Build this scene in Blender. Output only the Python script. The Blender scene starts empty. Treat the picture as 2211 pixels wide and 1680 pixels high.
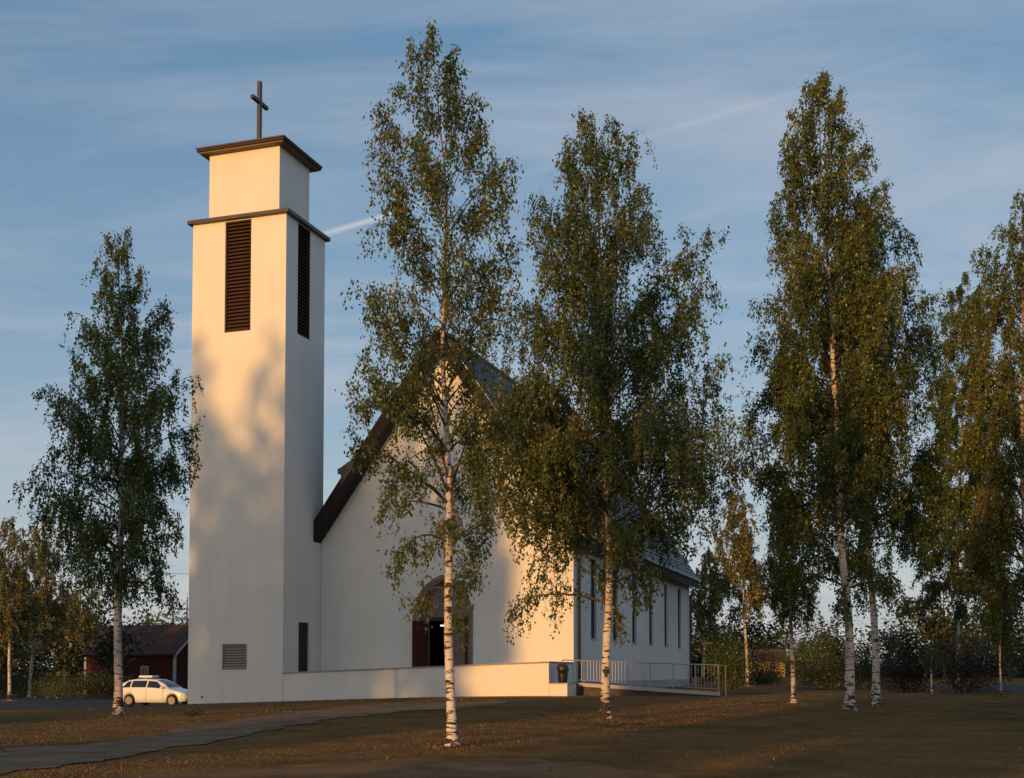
import bpy, bmesh, math, random
import numpy as np
from mathutils import Vector, Matrix

sc = bpy.context.scene
col = sc.collection
R = math.radians
EYE = 1.62

# ------------------------------------------------------------------ camera
F, TH = 2677.0, R(2.6)                       # focal length in design pixels (frame 2211 x 1680), pitch
HV = 1455 - F * math.tan(TH)
cam_d = bpy.data.cameras.new('camera')
cam = bpy.data.objects.new('camera', cam_d)
col.objects.link(cam)
cam.location = (0, 0, EYE)
cam.rotation_euler = (R(90) + TH, 0, 0)
cam_d.sensor_width = 36
cam_d.lens = 36 * F / 2211
cam_d.shift_y = (HV - 840) / 2211
cam_d.clip_end = 6000
sc.camera = cam

# ------------------------------------------------------------------ sun, sky, exposure
SUN_AZ, SUN_EL = R(28), R(5.2)               # the sun stands behind the camera, to the left
S_DIR = Vector((-math.sin(SUN_AZ) * math.cos(SUN_EL), -math.cos(SUN_AZ) * math.cos(SUN_EL), math.sin(SUN_EL)))
sun_d = bpy.data.lights.new('sun', 'SUN')
sun_d.energy = 3.05
sun_d.color = (1.0, 0.505, 0.135)
sun_d.angle = R(0.8)
sun = bpy.data.objects.new('sun', sun_d)
col.objects.link(sun)
sun.rotation_euler = S_DIR.to_track_quat('Z', 'Y').to_euler()
sun.location = (-40, -40, 40)

world = bpy.data.worlds.new('World')
sc.world = world
world.use_nodes = True
wn, wl = world.node_tree.nodes, world.node_tree.links
wn.clear()
def N(tree, kind, **kw):
    n = tree.nodes.new(kind)
    for k, v in kw.items():
        setattr(n, k, v)
    return n
def M(tree, op, a, b=None, c=None, clamp=False):
    n = N(tree, 'ShaderNodeMath', operation=op, use_clamp=clamp)
    for i, v in enumerate((a, b, c)):
        if v is None:
            continue
        if isinstance(v, (int, float)):
            n.inputs[i].default_value = v
        else:
            tree.links.new(v, n.inputs[i])
    return n.outputs[0]
def ramp(tree, fac, stops):
    n = N(tree, 'ShaderNodeValToRGB')
    el = n.color_ramp.elements
    while len(el) < len(stops):
        el.new(0.5)
    for e_, (p, c) in zip(el, stops):
        e_.position = p
        e_.color = tuple(c) + (1,) if len(c) == 3 else c
    if fac is not None:
        tree.links.new(fac, n.inputs[0])
    return n.outputs[0]
def mixc(tree, fac, a, b):
    n = N(tree, 'ShaderNodeMix', data_type='RGBA')
    for sock, v in ((n.inputs[0], fac), (n.inputs[6], a), (n.inputs[7], b)):
        if isinstance(v, (int, float)):
            sock.default_value = v
        elif isinstance(v, (tuple, list)):
            sock.default_value = tuple(v) + ((1,) if len(v) == 3 else ())
        else:
            tree.links.new(v, sock)
    return n.outputs[2]
def view_dir(u, v):                                # direction through a design pixel
    xc, yc = (u - 1105.5) / F, (HV - v) / F
    return Vector((xc, math.cos(TH) - yc * math.sin(TH), math.sin(TH) + yc * math.cos(TH))).normalized()
W = world.node_tree
sky = N(W, 'ShaderNodeTexSky', sky_type='NISHITA')
sky.sun_disc = False
sky.sun_elevation = SUN_EL
sky.sun_rotation = math.pi + SUN_AZ
sky.air_density, sky.dust_density, sky.ozone_density = 1.0, 2.2, 1.6
tc = N(W, 'ShaderNodeTexCoord')
sep = N(W, 'ShaderNodeSeparateXYZ')
W.links.new(tc.outputs['Generated'], sep.inputs[0])
zz = M(W, 'ADD', M(W, 'MAXIMUM', sep.outputs[2], 0.0), 0.16)
cmb = N(W, 'ShaderNodeCombineXYZ')
W.links.new(M(W, 'DIVIDE', sep.outputs[0], zz), cmb.inputs[0])
W.links.new(M(W, 'DIVIDE', sep.outputs[1], zz), cmb.inputs[1])
mp = N(W, 'ShaderNodeMapping')
mp.inputs['Rotation'].default_value = (0, 0, R(32))
mp.inputs['Scale'].default_value = (0.75, 2.1, 1)
W.links.new(cmb.outputs[0], mp.inputs[0])
nz = N(W, 'ShaderNodeTexNoise')
nz.inputs['Scale'].default_value = 1.1
nz.inputs['Detail'].default_value = 9
nz.inputs['Roughness'].default_value = 0.62
nz.inputs['Distortion'].default_value = 0.5
W.links.new(mp.outputs[0], nz.inputs['Vector'])
cirrus = ramp(W, nz.outputs['Fac'], [(0.42, (0, 0, 0)), (0.68, (1, 1, 1))])
# a contrail: a straight band on the sky
d1, d2 = view_dir(752, 490), view_dir(1700, 204)
nrm = d1.cross(d2).normalized()
vd = N(W, 'ShaderNodeVectorMath', operation='DOT_PRODUCT')
W.links.new(tc.outputs['Generated'], vd.inputs[0])
vd.inputs[1].default_value = nrm
nz2 = N(W, 'ShaderNodeTexNoise')
nz2.inputs['Scale'].default_value = 9
nz2.inputs['Detail'].default_value = 4
W.links.new(tc.outputs['Generated'], nz2.inputs['Vector'])
wid = M(W, 'MULTIPLY_ADD', nz2.outputs['Fac'], 0.006, 0.0005)
band = M(W, 'SUBTRACT', 1.0, M(W, 'DIVIDE', M(W, 'ABSOLUTE', vd.outputs['Value']), wid), clamp=True)
patch = ramp(W, nz2.outputs['Fac'], [(0.36, (0.14, 0.14, 0.14)), (0.62, (0.30, 0.30, 0.30))])
vd2 = N(W, 'ShaderNodeVectorMath', operation='DOT_PRODUCT')
W.links.new(tc.outputs['Generated'], vd2.inputs[0])
vd2.inputs[1].default_value = view_dir(760, 488)
vd3 = N(W, 'ShaderNodeVectorMath', operation='DOT_PRODUCT')
W.links.new(tc.outputs['Generated'], vd3.inputs[0])
vd3.inputs[1].default_value = view_dir(1200, 355)
fresh = ramp(W, vd2.outputs['Value'], [(0.9975, (0, 0, 0)), (0.9996, (1, 1, 1))])      # the newest stretch is the whitest
inview = ramp(W, vd3.outputs['Value'], [(0.950, (0, 0, 0)), (0.988, (1, 1, 1))])
trail = M(W, 'MULTIPLY', M(W, 'MULTIPLY', band, inview), M(W, 'MAXIMUM', patch, M(W, 'MULTIPLY', fresh, 1.5)))
cl = M(W, 'ADD', M(W, 'MULTIPLY', cirrus, 0.50), M(W, 'MULTIPLY', trail, 0.55), clamp=True)
CLOUD = (3.15, 3.3, 3.65)
# a thin even veil of high air: bluish overhead, paler towards the horizon all the way round
alt = M(W, 'SUBTRACT', 1.0, M(W, 'MULTIPLY', M(W, 'MAXIMUM', sep.outputs[2], 0.0), 1.9), clamp=True)
low = M(W, 'POWER', alt, 1.8)
veilc = mixc(W, low, (1.1, 2.35, 4.1), (3.9, 4.15, 4.5))
veil = mixc(W, M(W, 'MULTIPLY_ADD', low, 0.36, 0.34), sky.outputs[0], veilc)
skyc = mixc(W, cl, veil, mixc(W, low, CLOUD, (4.3, 4.05, 3.95)))
bg = N(W, 'ShaderNodeBackground')
bg.inputs['Strength'].default_value = 0.15
W.links.new(skyc, bg.inputs[0])
wo = N(W, 'ShaderNodeOutputWorld')
W.links.new(bg.outputs[0], wo.inputs[0])

vs = sc.view_settings
vs.view_transform = 'Standard'
vs.look = 'None'
vs.exposure = 0.17
vs.gamma = 1.0
vs.use_curve_mapping = False
sc.render.engine = 'CYCLES'
sc.cycles.max_bounces = 6
sc.cycles.use_denoising = True

# ------------------------------------------------------------------ tagging and mesh helpers
def tag(o, label=None, cat=None, group=None, kind=None):
    for k, v in (('label', label), ('category', cat), ('group', group), ('kind', kind)):
        if v:
            o[k] = v
    return o
def empty(name, loc=(0, 0, 0), rz=0):
    o = bpy.data.objects.new(name, None)
    col.objects.link(o)
    o.location = loc
    o.rotation_euler = (0, 0, rz)
    o.empty_display_size = 0.3
    return o
def link(name, me, parent=None, loc=(0, 0, 0), rot=(0, 0, 0)):
    o = bpy.data.objects.new(name, me)
    col.objects.link(o)
    o.parent = parent
    o.location = loc
    o.rotation_euler = rot
    return o
def np_mesh(name, verts, faces, mats, smooth=False, midx=None, tint=None):
    """verts (n,3), faces (m,4) or (m,3) numpy arrays"""
    verts = np.asarray(verts, dtype=np.float32)
    faces = np.asarray(faces, dtype=np.int32)
    me = bpy.data.meshes.new(name)
    me.vertices.add(len(verts))
    me.vertices.foreach_set('co', verts.ravel())
    m, k = faces.shape
    me.loops.add(m * k)
    me.loops.foreach_set('vertex_index', faces.ravel())
    me.polygons.add(m)
    me.polygons.foreach_set('loop_start', np.arange(0, m * k, k, dtype=np.int32))
    me.polygons.foreach_set('loop_total', np.full(m, k, dtype=np.int32))
    if smooth:
        me.polygons.foreach_set('use_smooth', np.ones(m, dtype=bool))
    for mt in (mats if isinstance(mats, (list, tuple)) else [mats]):
        me.materials.append(mt)
    if midx is not None:
        me.polygons.foreach_set('material_index', np.asarray(midx, dtype=np.int32))
    if tint is not None:                                  # one value per face
        at = me.attributes.new('tint', 'FLOAT', 'FACE')
        at.data.foreach_set('value', np.asarray(tint, dtype=np.float32))
    me.update(calc_edges=True)
    me.validate()
    return me
class MB:
    """collects polygons, links them as one mesh object"""
    def __init__(self):
        self.v, self.f, self.m = [], [], []
    def poly(self, pts, m=0):
        i = len(self.v)
        self.v += [tuple(p) for p in pts]
        self.f.append(tuple(range(i, i + len(pts))))
        self.m.append(m)
        return self
    def box(self, x0, x1, y0, y1, z0, z1, m=0):
        p = [(x, y, z) for z in (z0, z1) for y in (y0, y1) for x in (x0, x1)]
        for q in ((0, 2, 3, 1), (4, 5, 7, 6), (0, 1, 5, 4), (2, 6, 7, 3), (0, 4, 6, 2), (1, 3, 7, 5)):
            self.poly([p[k] for k in q], m)
        return self
    def prism(self, prof, axis, a, b, m=0):
        """closed 2-D profile swept along an axis ('x','y','z') from a to b"""
        def p3(p, t):
            return {'x': (t, p[0], p[1]), 'y': (p[0], t, p[1]), 'z': (p[0], p[1], t)}[axis]
        n = len(prof)
        self.poly([p3(p, a) for p in prof], m)
        self.poly([p3(p, b) for p in prof][::-1], m)
        for i in range(n):
            j = (i + 1) % n
            self.poly([p3(prof[i], a), p3(prof[i], b), p3(prof[j], b), p3(prof[j], a)], m)
        return self
    def tube(self, pts, rad, n=8, m=0, cap=True):
        rings = []
        pts = [Vector(p) for p in pts]
        rads = rad if isinstance(rad, (list, tuple)) else [rad] * len(pts)
        for i, p in enumerate(pts):
            d_ = (pts[min(i + 1, len(pts) - 1)] - pts[max(i - 1, 0)]).normalized()
            up = Vector((0, 0, 1)) if abs(d_.z) < 0.9 else Vector((1, 0, 0))
            a = d_.cross(up).normalized()
            b = a.cross(d_)
            rings.append([p + rads[i] * (a * math.cos(2 * math.pi * k / n) + b * math.sin(2 * math.pi * k / n)) for k in range(n)])
        for r0, r1 in zip(rings, rings[1:]):
            for k in range(n):
                self.poly([r0[k], r0[(k + 1) % n], r1[(k + 1) % n], r1[k]], m)
        if cap:
            self.poly(rings[0][::-1], m)
            self.poly(rings[-1], m)
        return self
    def wall(self, outer, holes, to3, depth_vec=None, m=0, mr=None):
        """flat wall outline with holes; each hole gets reveals along depth_vec"""
        bm = bmesh.new()
        edges = []
        for loop in [outer] + holes:
            vs_ = [bm.verts.new((p[0], p[1], 0)) for p in loop]
            edges += [bm.edges.new((vs_[i], vs_[(i + 1) % len(vs_)])) for i in range(len(vs_))]
        bmesh.ops.triangle_fill(bm, use_beauty=True, use_dissolve=False, edges=edges)
        bm.verts.index_update()
        for f in bm.faces:
            self.poly([to3(v.co.x, v.co.y) for v in f.verts], m)
        bm.free()
        if depth_vec is not None:
            dv = Vector(depth_vec)
            for loop in holes:
                for i in range(len(loop)):
                    a, b = Vector(to3(*loop[i])), Vector(to3(*loop[(i + 1) % len(loop)]))
                    self.poly([a, b, b + dv, a + dv], m if mr is None else mr)
        return self
    def mesh(self, name, mats, smooth=False, merge=True):
        me = bpy.data.meshes.new(name)
        me.from_pydata(self.v, [], self.f)
        for mt in (mats if isinstance(mats, (list, tuple)) else [mats]):
            me.materials.append(mt)
        me.polygons.foreach_set('material_index', np.array(self.m, dtype=np.int32))
        if merge:
            bm = bmesh.new()
            bm.from_mesh(me)
            bmesh.ops.remove_doubles(bm, verts=bm.verts, dist=1e-4)
            bmesh.ops.recalc_face_normals(bm, faces=bm.faces)
            bm.to_mesh(me)
            bm.free()
        if smooth:
            me.polygons.foreach_set('use_smooth', np.ones(len(me.polygons), dtype=bool))
        me.update()
        return me
    def build(self, name, mats, parent=None, smooth=False, merge=True, bevel=0):
        o = link(name, self.mesh(name, mats, smooth, merge), parent)
        if bevel:
            b = o.modifiers.new('bevel', 'BEVEL')
            b.width, b.segments, b.limit_method = bevel, 2, 'ANGLE'
        return o

# ------------------------------------------------------------------ materials
def mat(name, rough=0.7, spec=0.3):
    m = bpy.data.materials.new(name)
    m.use_nodes = True
    b = m.node_tree.nodes['Principled BSDF']
    b.inputs['Roughness'].default_value = rough
    b.inputs['Specular IOR Level'].default_value = spec
    return m, m.node_tree, b
def noise(T, scale, detail=4, rough=0.55, vec=None, sc3=None, coord='Object'):
    n = N(T, 'ShaderNodeTexNoise')
    n.inputs['Scale'].default_value = scale
    n.inputs['Detail'].default_value = detail
    n.inputs['Roughness'].default_value = rough
    if vec is None:
        vec = N(T, 'ShaderNodeTexCoord').outputs[coord]
    if sc3:
        mp_ = N(T, 'ShaderNodeMapping')
        mp_.inputs['Scale'].default_value = sc3
        T.links.new(vec, mp_.inputs[0])
        vec = mp_.outputs[0]
    T.links.new(vec, n.inputs['Vector'])
    return n.outputs['Fac']
def bump(T, b, h, strength=0.3, dist=0.02):
    n = N(T, 'ShaderNodeBump')
    n.inputs['Strength'].default_value = strength
    n.inputs['Distance'].default_value = dist
    T.links.new(h, n.inputs['Height'])
    T.links.new(n.outputs[0], b.inputs['Normal'])
def simple(name, c, rough=0.7, var=0.15, scale=3.0, spec=0.3, sc3=None, bmp=0.0, metal=0.0):
    m, T, b = mat(name, rough, spec)
    f = noise(T, scale, 5, 0.6, sc3=sc3)
    lo = tuple(x * (1 - var) for x in c)
    hi = tuple(min(1, x * (1 + var)) for x in c)
    T.links.new(ramp(T, f, [(0.3, lo), (0.7, hi)]), b.inputs['Base Color'])
    b.inputs['Metallic'].default_value = metal
    if bmp:
        bump(T, b, noise(T, scale * 8, 4, 0.6, sc3=sc3), bmp, 0.02)
    return m
def plaster():
    m, T, b = mat('white_plaster', 0.9, 0.15)
    big = noise(T, 0.25, 5, 0.6)
    streak = noise(T, 1.0, 5, 0.65, sc3=(1.6, 1.6, 0.14))
    fine = noise(T, 26, 4, 0.6)
    c1 = ramp(T, big, [(0.3, (0.76, 0.73, 0.67)), (0.7, (0.84, 0.81, 0.74))])
    c2 = ramp(T, streak, [(0.30, (0.86, 0.85, 0.83)), (0.55, (1, 1, 1))])
    mm = N(T, 'ShaderNodeMix', data_type='RGBA', blend_type='MULTIPLY')
    mm.inputs[0].default_value = 0.35
    T.links.new(c1, mm.inputs[6])
    T.links.new(c2, mm.inputs[7])
    T.links.new(mm.outputs[2], b.inputs['Base Color'])
    bump(T, b, M(T, 'ADD', fine, M(T, 'MULTIPLY', noise(T, 2.2, 3), 1.2)), 0.35, 0.012)
    return m
def wood(name, c, rough=0.75, along=(8, 8, 0.7)):
    m, T, b = mat(name, rough, 0.25)
    f = noise(T, 3.0, 6, 0.65, sc3=along)
    T.links.new(ramp(T, f, [(0.25, tuple(x * 0.55 for x in c)), (0.75, tuple(x * 1.35 for x in c))]), b.inputs['Base Color'])
    bump(T, b, f, 0.4, 0.01)
    return m
def bark():
    m, T, b = mat('birch_bark', 0.75, 0.2)
    oi = N(T, 'ShaderNodeObjectInfo')
    tcn = N(T, 'ShaderNodeTexCoord')
    add = N(T, 'ShaderNodeVectorMath', operation='ADD')
    T.links.new(tcn.outputs['Object'], add.inputs[0])
    T.links.new(oi.outputs['Location'], add.inputs[1])
    v = add.outputs[0]
    marks = noise(T, 1.0, 5, 0.6, vec=v, sc3=(4.2, 4.2, 17))
    scars = noise(T, 1.0, 3, 0.5, vec=v, sc3=(3.0, 3.0, 4.0))
    tone = noise(T, 1.0, 3, 0.5, vec=v, sc3=(2.0, 2.0, 0.8))
    sp = N(T, 'ShaderNodeSeparateXYZ')
    T.links.new(tcn.outputs['Object'], sp.inputs[0])
    low = M(T, 'SUBTRACT', 1.0, M(T, 'DIVIDE', sp.outputs[2], 0.9), clamp=True)     # rough dark bark at the foot
    light = ramp(T, tone, [(0.3, (0.50, 0.40, 0.33)), (0.7, (0.74, 0.66, 0.58))])
    k1 = ramp(T, M(T, 'ADD', marks, M(T, 'MULTIPLY', low, 0.10)), [(0.545, (0, 0, 0)), (0.60, (1, 1, 1))])
    k2 = ramp(T, M(T, 'ADD', scars, M(T, 'MULTIPLY', low, 0.12)), [(0.60, (0, 0, 0)), (0.67, (1, 1, 1))])
    k = M(T, 'MAXIMUM', k1, k2)
    hi = N(T, 'ShaderNodeAttribute', attribute_name='tint')
    light = mixc(T, ramp(T, hi.outputs['Fac'], [(0.42, (0, 0, 0)), (0.85, (1, 1, 1))]), light, (0.20, 0.12, 0.075))
    T.links.new(mixc(T, k, light, (0.045, 0.035, 0.03)), b.inputs['Base Color'])
    bump(T, b, M(T, 'SUBTRACT', tone, k), 0.5, 0.015)
    return m
def leaf(name, stops, transl=0.42):
    m = bpy.data.materials.new(name)
    m.use_nodes = True
    T = m.node_tree
    T.nodes.clear()
    at = N(T, 'ShaderNodeAttribute', attribute_name='tint')
    c = ramp(T, at.outputs['Fac'], stops)
    df = N(T, 'ShaderNodeBsdfDiffuse')
    tr = N(T, 'ShaderNodeBsdfTranslucent')
    gl = N(T, 'ShaderNodeBsdfGlossy')
    gl.inputs['Roughness'].default_value = 0.45
    gl.inputs[0].default_value = (0.9, 0.95, 0.85, 1)
    m1 = N(T, 'ShaderNodeMixShader')
    m1.inputs[0].default_value = transl
    m2 = N(T, 'ShaderNodeMixShader')
    m2.inputs[0].default_value = 0.045
    T.links.new(c, df.inputs[0])
    T.links.new(c, tr.inputs[0])
    T.links.new(df.outputs[0], m1.inputs[1])
    T.links.new(tr.outputs[0], m1.inputs[2])
    T.links.new(m1.outputs[0], m2.inputs[1])
    T.links.new(gl.outputs[0], m2.inputs[2])
    out = N(T, 'ShaderNodeOutputMaterial')
    T.links.new(m2.outputs[0], out.inputs[0])
    return m
def glass(name, c=(0.02, 0.025, 0.03)):
    m, T, b = mat(name, 0.12, 0.6)
    T.links.new(ramp(T, noise(T, 2.0, 2), [(0.3, tuple(x * 0.7 for x in c)), (0.7, tuple(x * 1.3 for x in c))]), b.inputs['Base Color'])
    return m
def emis(name, c, s):
    m, T, b = mat(name)
    b.inputs['Emission Color'].default_value = c + (1,)
    b.inputs['Emission Strength'].default_value = s
    return m
def ground_mat():
    m, T, b = mat('dry_grass_ground', 0.95, 0.05)
    big = noise(T, 0.09, 5, 0.6)
    mid = noise(T, 0.7, 5, 0.65)
    fine = noise(T, 9, 6, 0.7)
    c = ramp(T, mid, [(0.30, (0.135, 0.074, 0.029)), (0.5, (0.235, 0.125, 0.045)), (0.72, (0.325, 0.172, 0.06))])
    g = ramp(T, mid, [(0.3, (0.055, 0.058, 0.018)), (0.7, (0.120, 0.098, 0.030))])
    c = mixc(T, ramp(T, big, [(0.50, (0, 0, 0)), (0.64, (1, 1, 1))]), c, g)
    mm = N(T, 'ShaderNodeMix', data_type='RGBA', blend_type='MULTIPLY')
    mm.inputs[0].default_value = 1.0
    T.links.new(c, mm.inputs[6])
    T.links.new(ramp(T, fine, [(0.3, (0.5, 0.5, 0.5)), (0.7, (1.15, 1.1, 1.0))]), mm.inputs[7])
    T.links.new(mm.outputs[2], b.inputs['Base Color'])
    bump(T, b, M(T, 'ADD', fine, mid), 0.9, 0.06)
    return m
def gravel_mat(name, c, var=0.35):
    m, T, b = mat(name, 0.95, 0.08)
    mid = noise(T, 0.8, 5, 0.65)
    fine = noise(T, 22, 5, 0.7)
    lo, hi = tuple(x * (1 - var) for x in c), tuple(x * (1 + var) for x in c)
    c1 = ramp(T, mid, [(0.3, lo), (0.7, hi)])
    mm = N(T, 'ShaderNodeMix', data_type='RGBA', blend_type='MULTIPLY')
    mm.inputs[0].default_value = 1.0
    T.links.new(c1, mm.inputs[6])
    T.links.new(ramp(T, fine, [(0.3, (0.6, 0.6, 0.6)), (0.7, (1.1, 1.1, 1.1))]), mm.inputs[7])
    T.links.new(mm.outputs[2], b.inputs['Base Color'])
    bump(T, b, M(T, 'ADD', fine, mid), 0.7, 0.03)
    return m

PLASTER = plaster()
DARKWOOD = wood('dark_stained_wood', (0.055, 0.036, 0.026))
BROWNWOOD = wood('brown_wood', (0.064, 0.042, 0.030))
ROOFWOOD = wood('dark_roof_boards', (0.024, 0.018, 0.015))
SLATWOOD = wood('louvre_wood', (0.070, 0.034, 0.024), along=(1, 1, 9))
REDWOOD = wood('dark_red_door', (0.085, 0.022, 0.016), 0.55)
PALEWOOD = wood('weathered_door_wood', (0.22, 0.16, 0.105))
METAL = simple('brown_sheet_metal', (0.062, 0.045, 0.036), 0.45, 0.25, 2.0, 0.5, metal=0.2)
PALEMETAL = simple('pale_flashing', (0.48, 0.44, 0.42), 0.4, 0.15, 2.0, 0.5)
DARKMETAL = simple('dark_metal', (0.022, 0.023, 0.026), 0.4, 0.25, 3.0, 0.5)
IRON = simple('cross_iron', (0.034, 0.037, 0.042), 0.5, 0.25, 2.0, 0.5)
CONCRETE = simple('pale_concrete', (0.46, 0.43, 0.40), 0.9, 0.18, 1.3, 0.2, bmp=0.25)
COPING = simple('coping_concrete', (0.34, 0.31, 0.29), 0.9, 0.2, 1.6, 0.2, bmp=0.3)
STEEL = simple('galvanised_rail', (0.36, 0.33, 0.31), 0.4, 0.15, 3.0, 0.5, metal=0.4)
GRILLE = simple('painted_grille', (0.36, 0.31, 0.275), 0.6, 0.12, 3.0, 0.3)
GLASS = glass('window_glass')
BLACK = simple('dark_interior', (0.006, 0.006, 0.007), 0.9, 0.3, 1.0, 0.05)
STONE = simple('carved_stone', (0.23, 0.185, 0.15), 0.85, 0.35, 5.0, 0.2, bmp=0.5)
LAMP = emis('lamp_glow', (1.0, 0.93, 0.78), 1.1)
BARK = bark()
TWIG = simple('birch_twig', (0.085, 0.062, 0.05), 0.8, 0.3, 4.0, 0.15)
LEAF_GREEN = leaf('birch_leaves_green', [(0.0, (0.032, 0.064, 0.012)), (0.55, (0.096, 0.132, 0.022)), (0.88, (0.155, 0.170, 0.03)), (1.0, (0.27, 0.18, 0.032))])
LEAF_OLIVE = leaf('birch_leaves_olive', [(0.0, (0.034, 0.064, 0.011)), (0.5, (0.112, 0.138, 0.021)), (0.86, (0.190, 0.180, 0.03)), (1.0, (0.32, 0.19, 0.032))])
LEAF_YELLOW = leaf('birch_leaves_yellow', [(0.0, (0.10, 0.108, 0.03)), (0.5, (0.18, 0.172, 0.05)), (1.0, (0.30, 0.22, 0.07))])
LEAF_DARK = leaf('forest_leaves', [(0.0, (0.016, 0.024, 0.008)), (0.6, (0.034, 0.042, 0.012)), (0.92, (0.075, 0.062, 0.016)), (1.0, (0.13, 0.085, 0.02))], 0.2)
LEAF_RED = leaf('reddish_leaves', [(0.0, (0.016, 0.009, 0.007)), (0.6, (0.036, 0.018, 0.010)), (1.0, (0.09, 0.045, 0.025))], 0.25)
GRASS = leaf('dry_grass_blades', [(0.0, (0.105, 0.078, 0.020)), (0.4, (0.23, 0.13, 0.042)), (0.8, (0.25, 0.138, 0.05)), (1.0, (0.30, 0.17, 0.065))], 0.25)
GROUND = ground_mat()
PATH = gravel_mat('path_gravel', (0.24, 0.158, 0.098), 0.4)
ROAD = gravel_mat('road_asphalt', (0.085, 0.080, 0.078), 0.25)
DIRT = gravel_mat('worn_dirt', (0.25, 0.135, 0.06), 0.45)

# ------------------------------------------------------------------ terrain
def sstep(a, b, x):
    t = np.clip((x - a) / (b - a), 0, 1)
    return t * t * (3 - 2 * t)
def gz(x, y):
    x = np.asarray(x, dtype=float)
    y = np.asarray(y, dtype=float)
    side = sstep(-23, 2, x)
    z = 0.62 * side * np.clip((y - 10) / 45, 0, 1) + 0.20 * side * sstep(55, 95, y)
    z = z - 0.20 * sstep(50, 66, y) * (1 - sstep(-20, -15.5, x))
    z = z + 0.035 * np.sin(x * 0.35 + 1.3) * np.sin(y * 0.28) * sstep(12, 20, y) * (1 - sstep(45, 56, y))
    far = sstep(150, 420, np.hypot(x, y))
    return z + 3.0 * far
def ground_hit(u, v):
    d_ = view_dir(u, v)
    t = 1.5 / max(1e-4, -d_.z)
    for _ in range(40):
        x, y = d_.x * t, d_.y * t
        t = max(1.0, (EYE - float(gz(x, y))) / max(1e-4, -d_.z))
    return d_.x * t, d_.y * t
def at(u, v, Y):
    """world point on the plane at depth Y that shows at design pixel (u, v)"""
    d_ = view_dir(u, v)
    k = Y / d_.y
    return Vector((d_.x * k, Y, EYE + d_.z * k))
def axis_coords(lo, hi, step, far, grow=1.35):
    a = list(np.arange(lo, hi + 1e-6, step))
    s, x = step, hi
    while x < far:
        s *= grow
        x += s
        a.append(x)
    s, x = step, lo
    while x > -far:
        s *= grow
        x -= s
        a.insert(0, x)
    return np.array(a)
gx, gy = axis_coords(-45, 45, 0.6, 2500), axis_coords(2, 100, 0.6, 2500)
GX, GY = np.meshgrid(gx, gy)
gv = np.stack([GX.ravel(), GY.ravel(), gz(GX, GY).ravel()], 1)
nxx, nyy = len(gx), len(gy)
ii = (np.arange(nyy - 1)[:, None] * nxx + np.arange(nxx - 1)[None, :]).ravel()
gf = np.stack([ii, ii + 1, ii + 1 + nxx, ii + nxx], 1)
tag(link('ground', np_mesh('ground', gv, gf, GROUND, smooth=True)), kind='structure')

def strip(name, left, right, material, lift, n=110, rag=0.12, seed=1):
    """a sheet between two ground polylines, with slightly ragged edges"""
    rng = np.random.default_rng(seed)
    def res(pl):
        pl = np.array(pl, dtype=float)
        seg = np.r_[0, np.cumsum(np.hypot(*np.diff(pl, axis=0).T))]
        t = np.linspace(0, seg[-1], n)
        return np.stack([np.interp(t, seg, pl[:, 0]), np.interp(t, seg, pl[:, 1])], 1)
    a, b = res(left), res(right)
    ker = np.array([.1, .25, .3, .25, .1])
    for e_ in (a, b):
        for c_ in range(2):
            e_[:, c_] += np.convolve(rng.normal(0, rag, n + 4), ker, 'valid')
    k = 9
    t = np.linspace(0, 1, k)[None, :, None]
    g = a[:, None, :] * (1 - t) + b[:, None, :] * t
    z = gz(g[..., 0], g[..., 1]) + lift
    v = np.concatenate([g, z[..., None]], 2).reshape(-1, 3)
    i0 = (np.arange(n - 1)[:, None] * k + np.arange(k - 1)[None, :]).ravel()
    f = np.stack([i0, i0 + k, i0 + k + 1, i0 + 1], 1)
    o = link(name, np_mesh(name, v, f, material, smooth=True))
    tag(o, kind='structure')
    return np.concatenate([a, b[::-1]])
G = ground_hit
path_poly = strip('path',
    [G(-160, 1640), G(0, 1619), G(151, 1612), G(322, 1589), G(427, 1567), G(578, 1547), G(754, 1526), G(900, 1519), G(1090, 1515)],
    [G(-160, 1705), G(50, 1667), G(161, 1652), G(302, 1627), G(427, 1607), G(553, 1582), G(704, 1557), G(860, 1538), G(1075, 1525)], PATH, 0.02, rag=0.3, seed=3)
track_poly = strip('dirt_track',
    [G(150, 1690), G(480, 1664), G(730, 1648), G(960, 1637), G(1150, 1641), G(1330, 1656), G(1500, 1690)],
    [G(150, 1760), G(480, 1760), G(730, 1760), G(960, 1760), G(1150, 1760), G(1330, 1760), G(1500, 1760)], DIRT, 0.02, rag=0.15, seed=4)
road_poly = strip('road', [(-70, 112), (-40, 106), (-22, 100), (0, 100)], [(-70, 62), (-40, 61), (-22, 60.5), (-17, 66)], ROAD, 0.02, seed=5)
road2_poly = strip('road', [G(1700, 1484.5), G(1950, 1482), G(2300, 1479), G(2500, 1478)], [G(1700, 1489), G(1950, 1488), G(2300, 1496), G(2500, 1500)], ROAD, 0.02, rag=0.05, seed=6)

# ------------------------------------------------------------------ church and bell tower (x = along the front, y = depth, both from the tower's front corner)
CX, CY, CR = -11.09, 60.0, -R(18.5)
def church_xy(s, t):
    a = -CR
    return (CX + s * math.cos(a) + t * math.sin(a), CY - s * math.sin(a) + t * math.cos(a))

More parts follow.
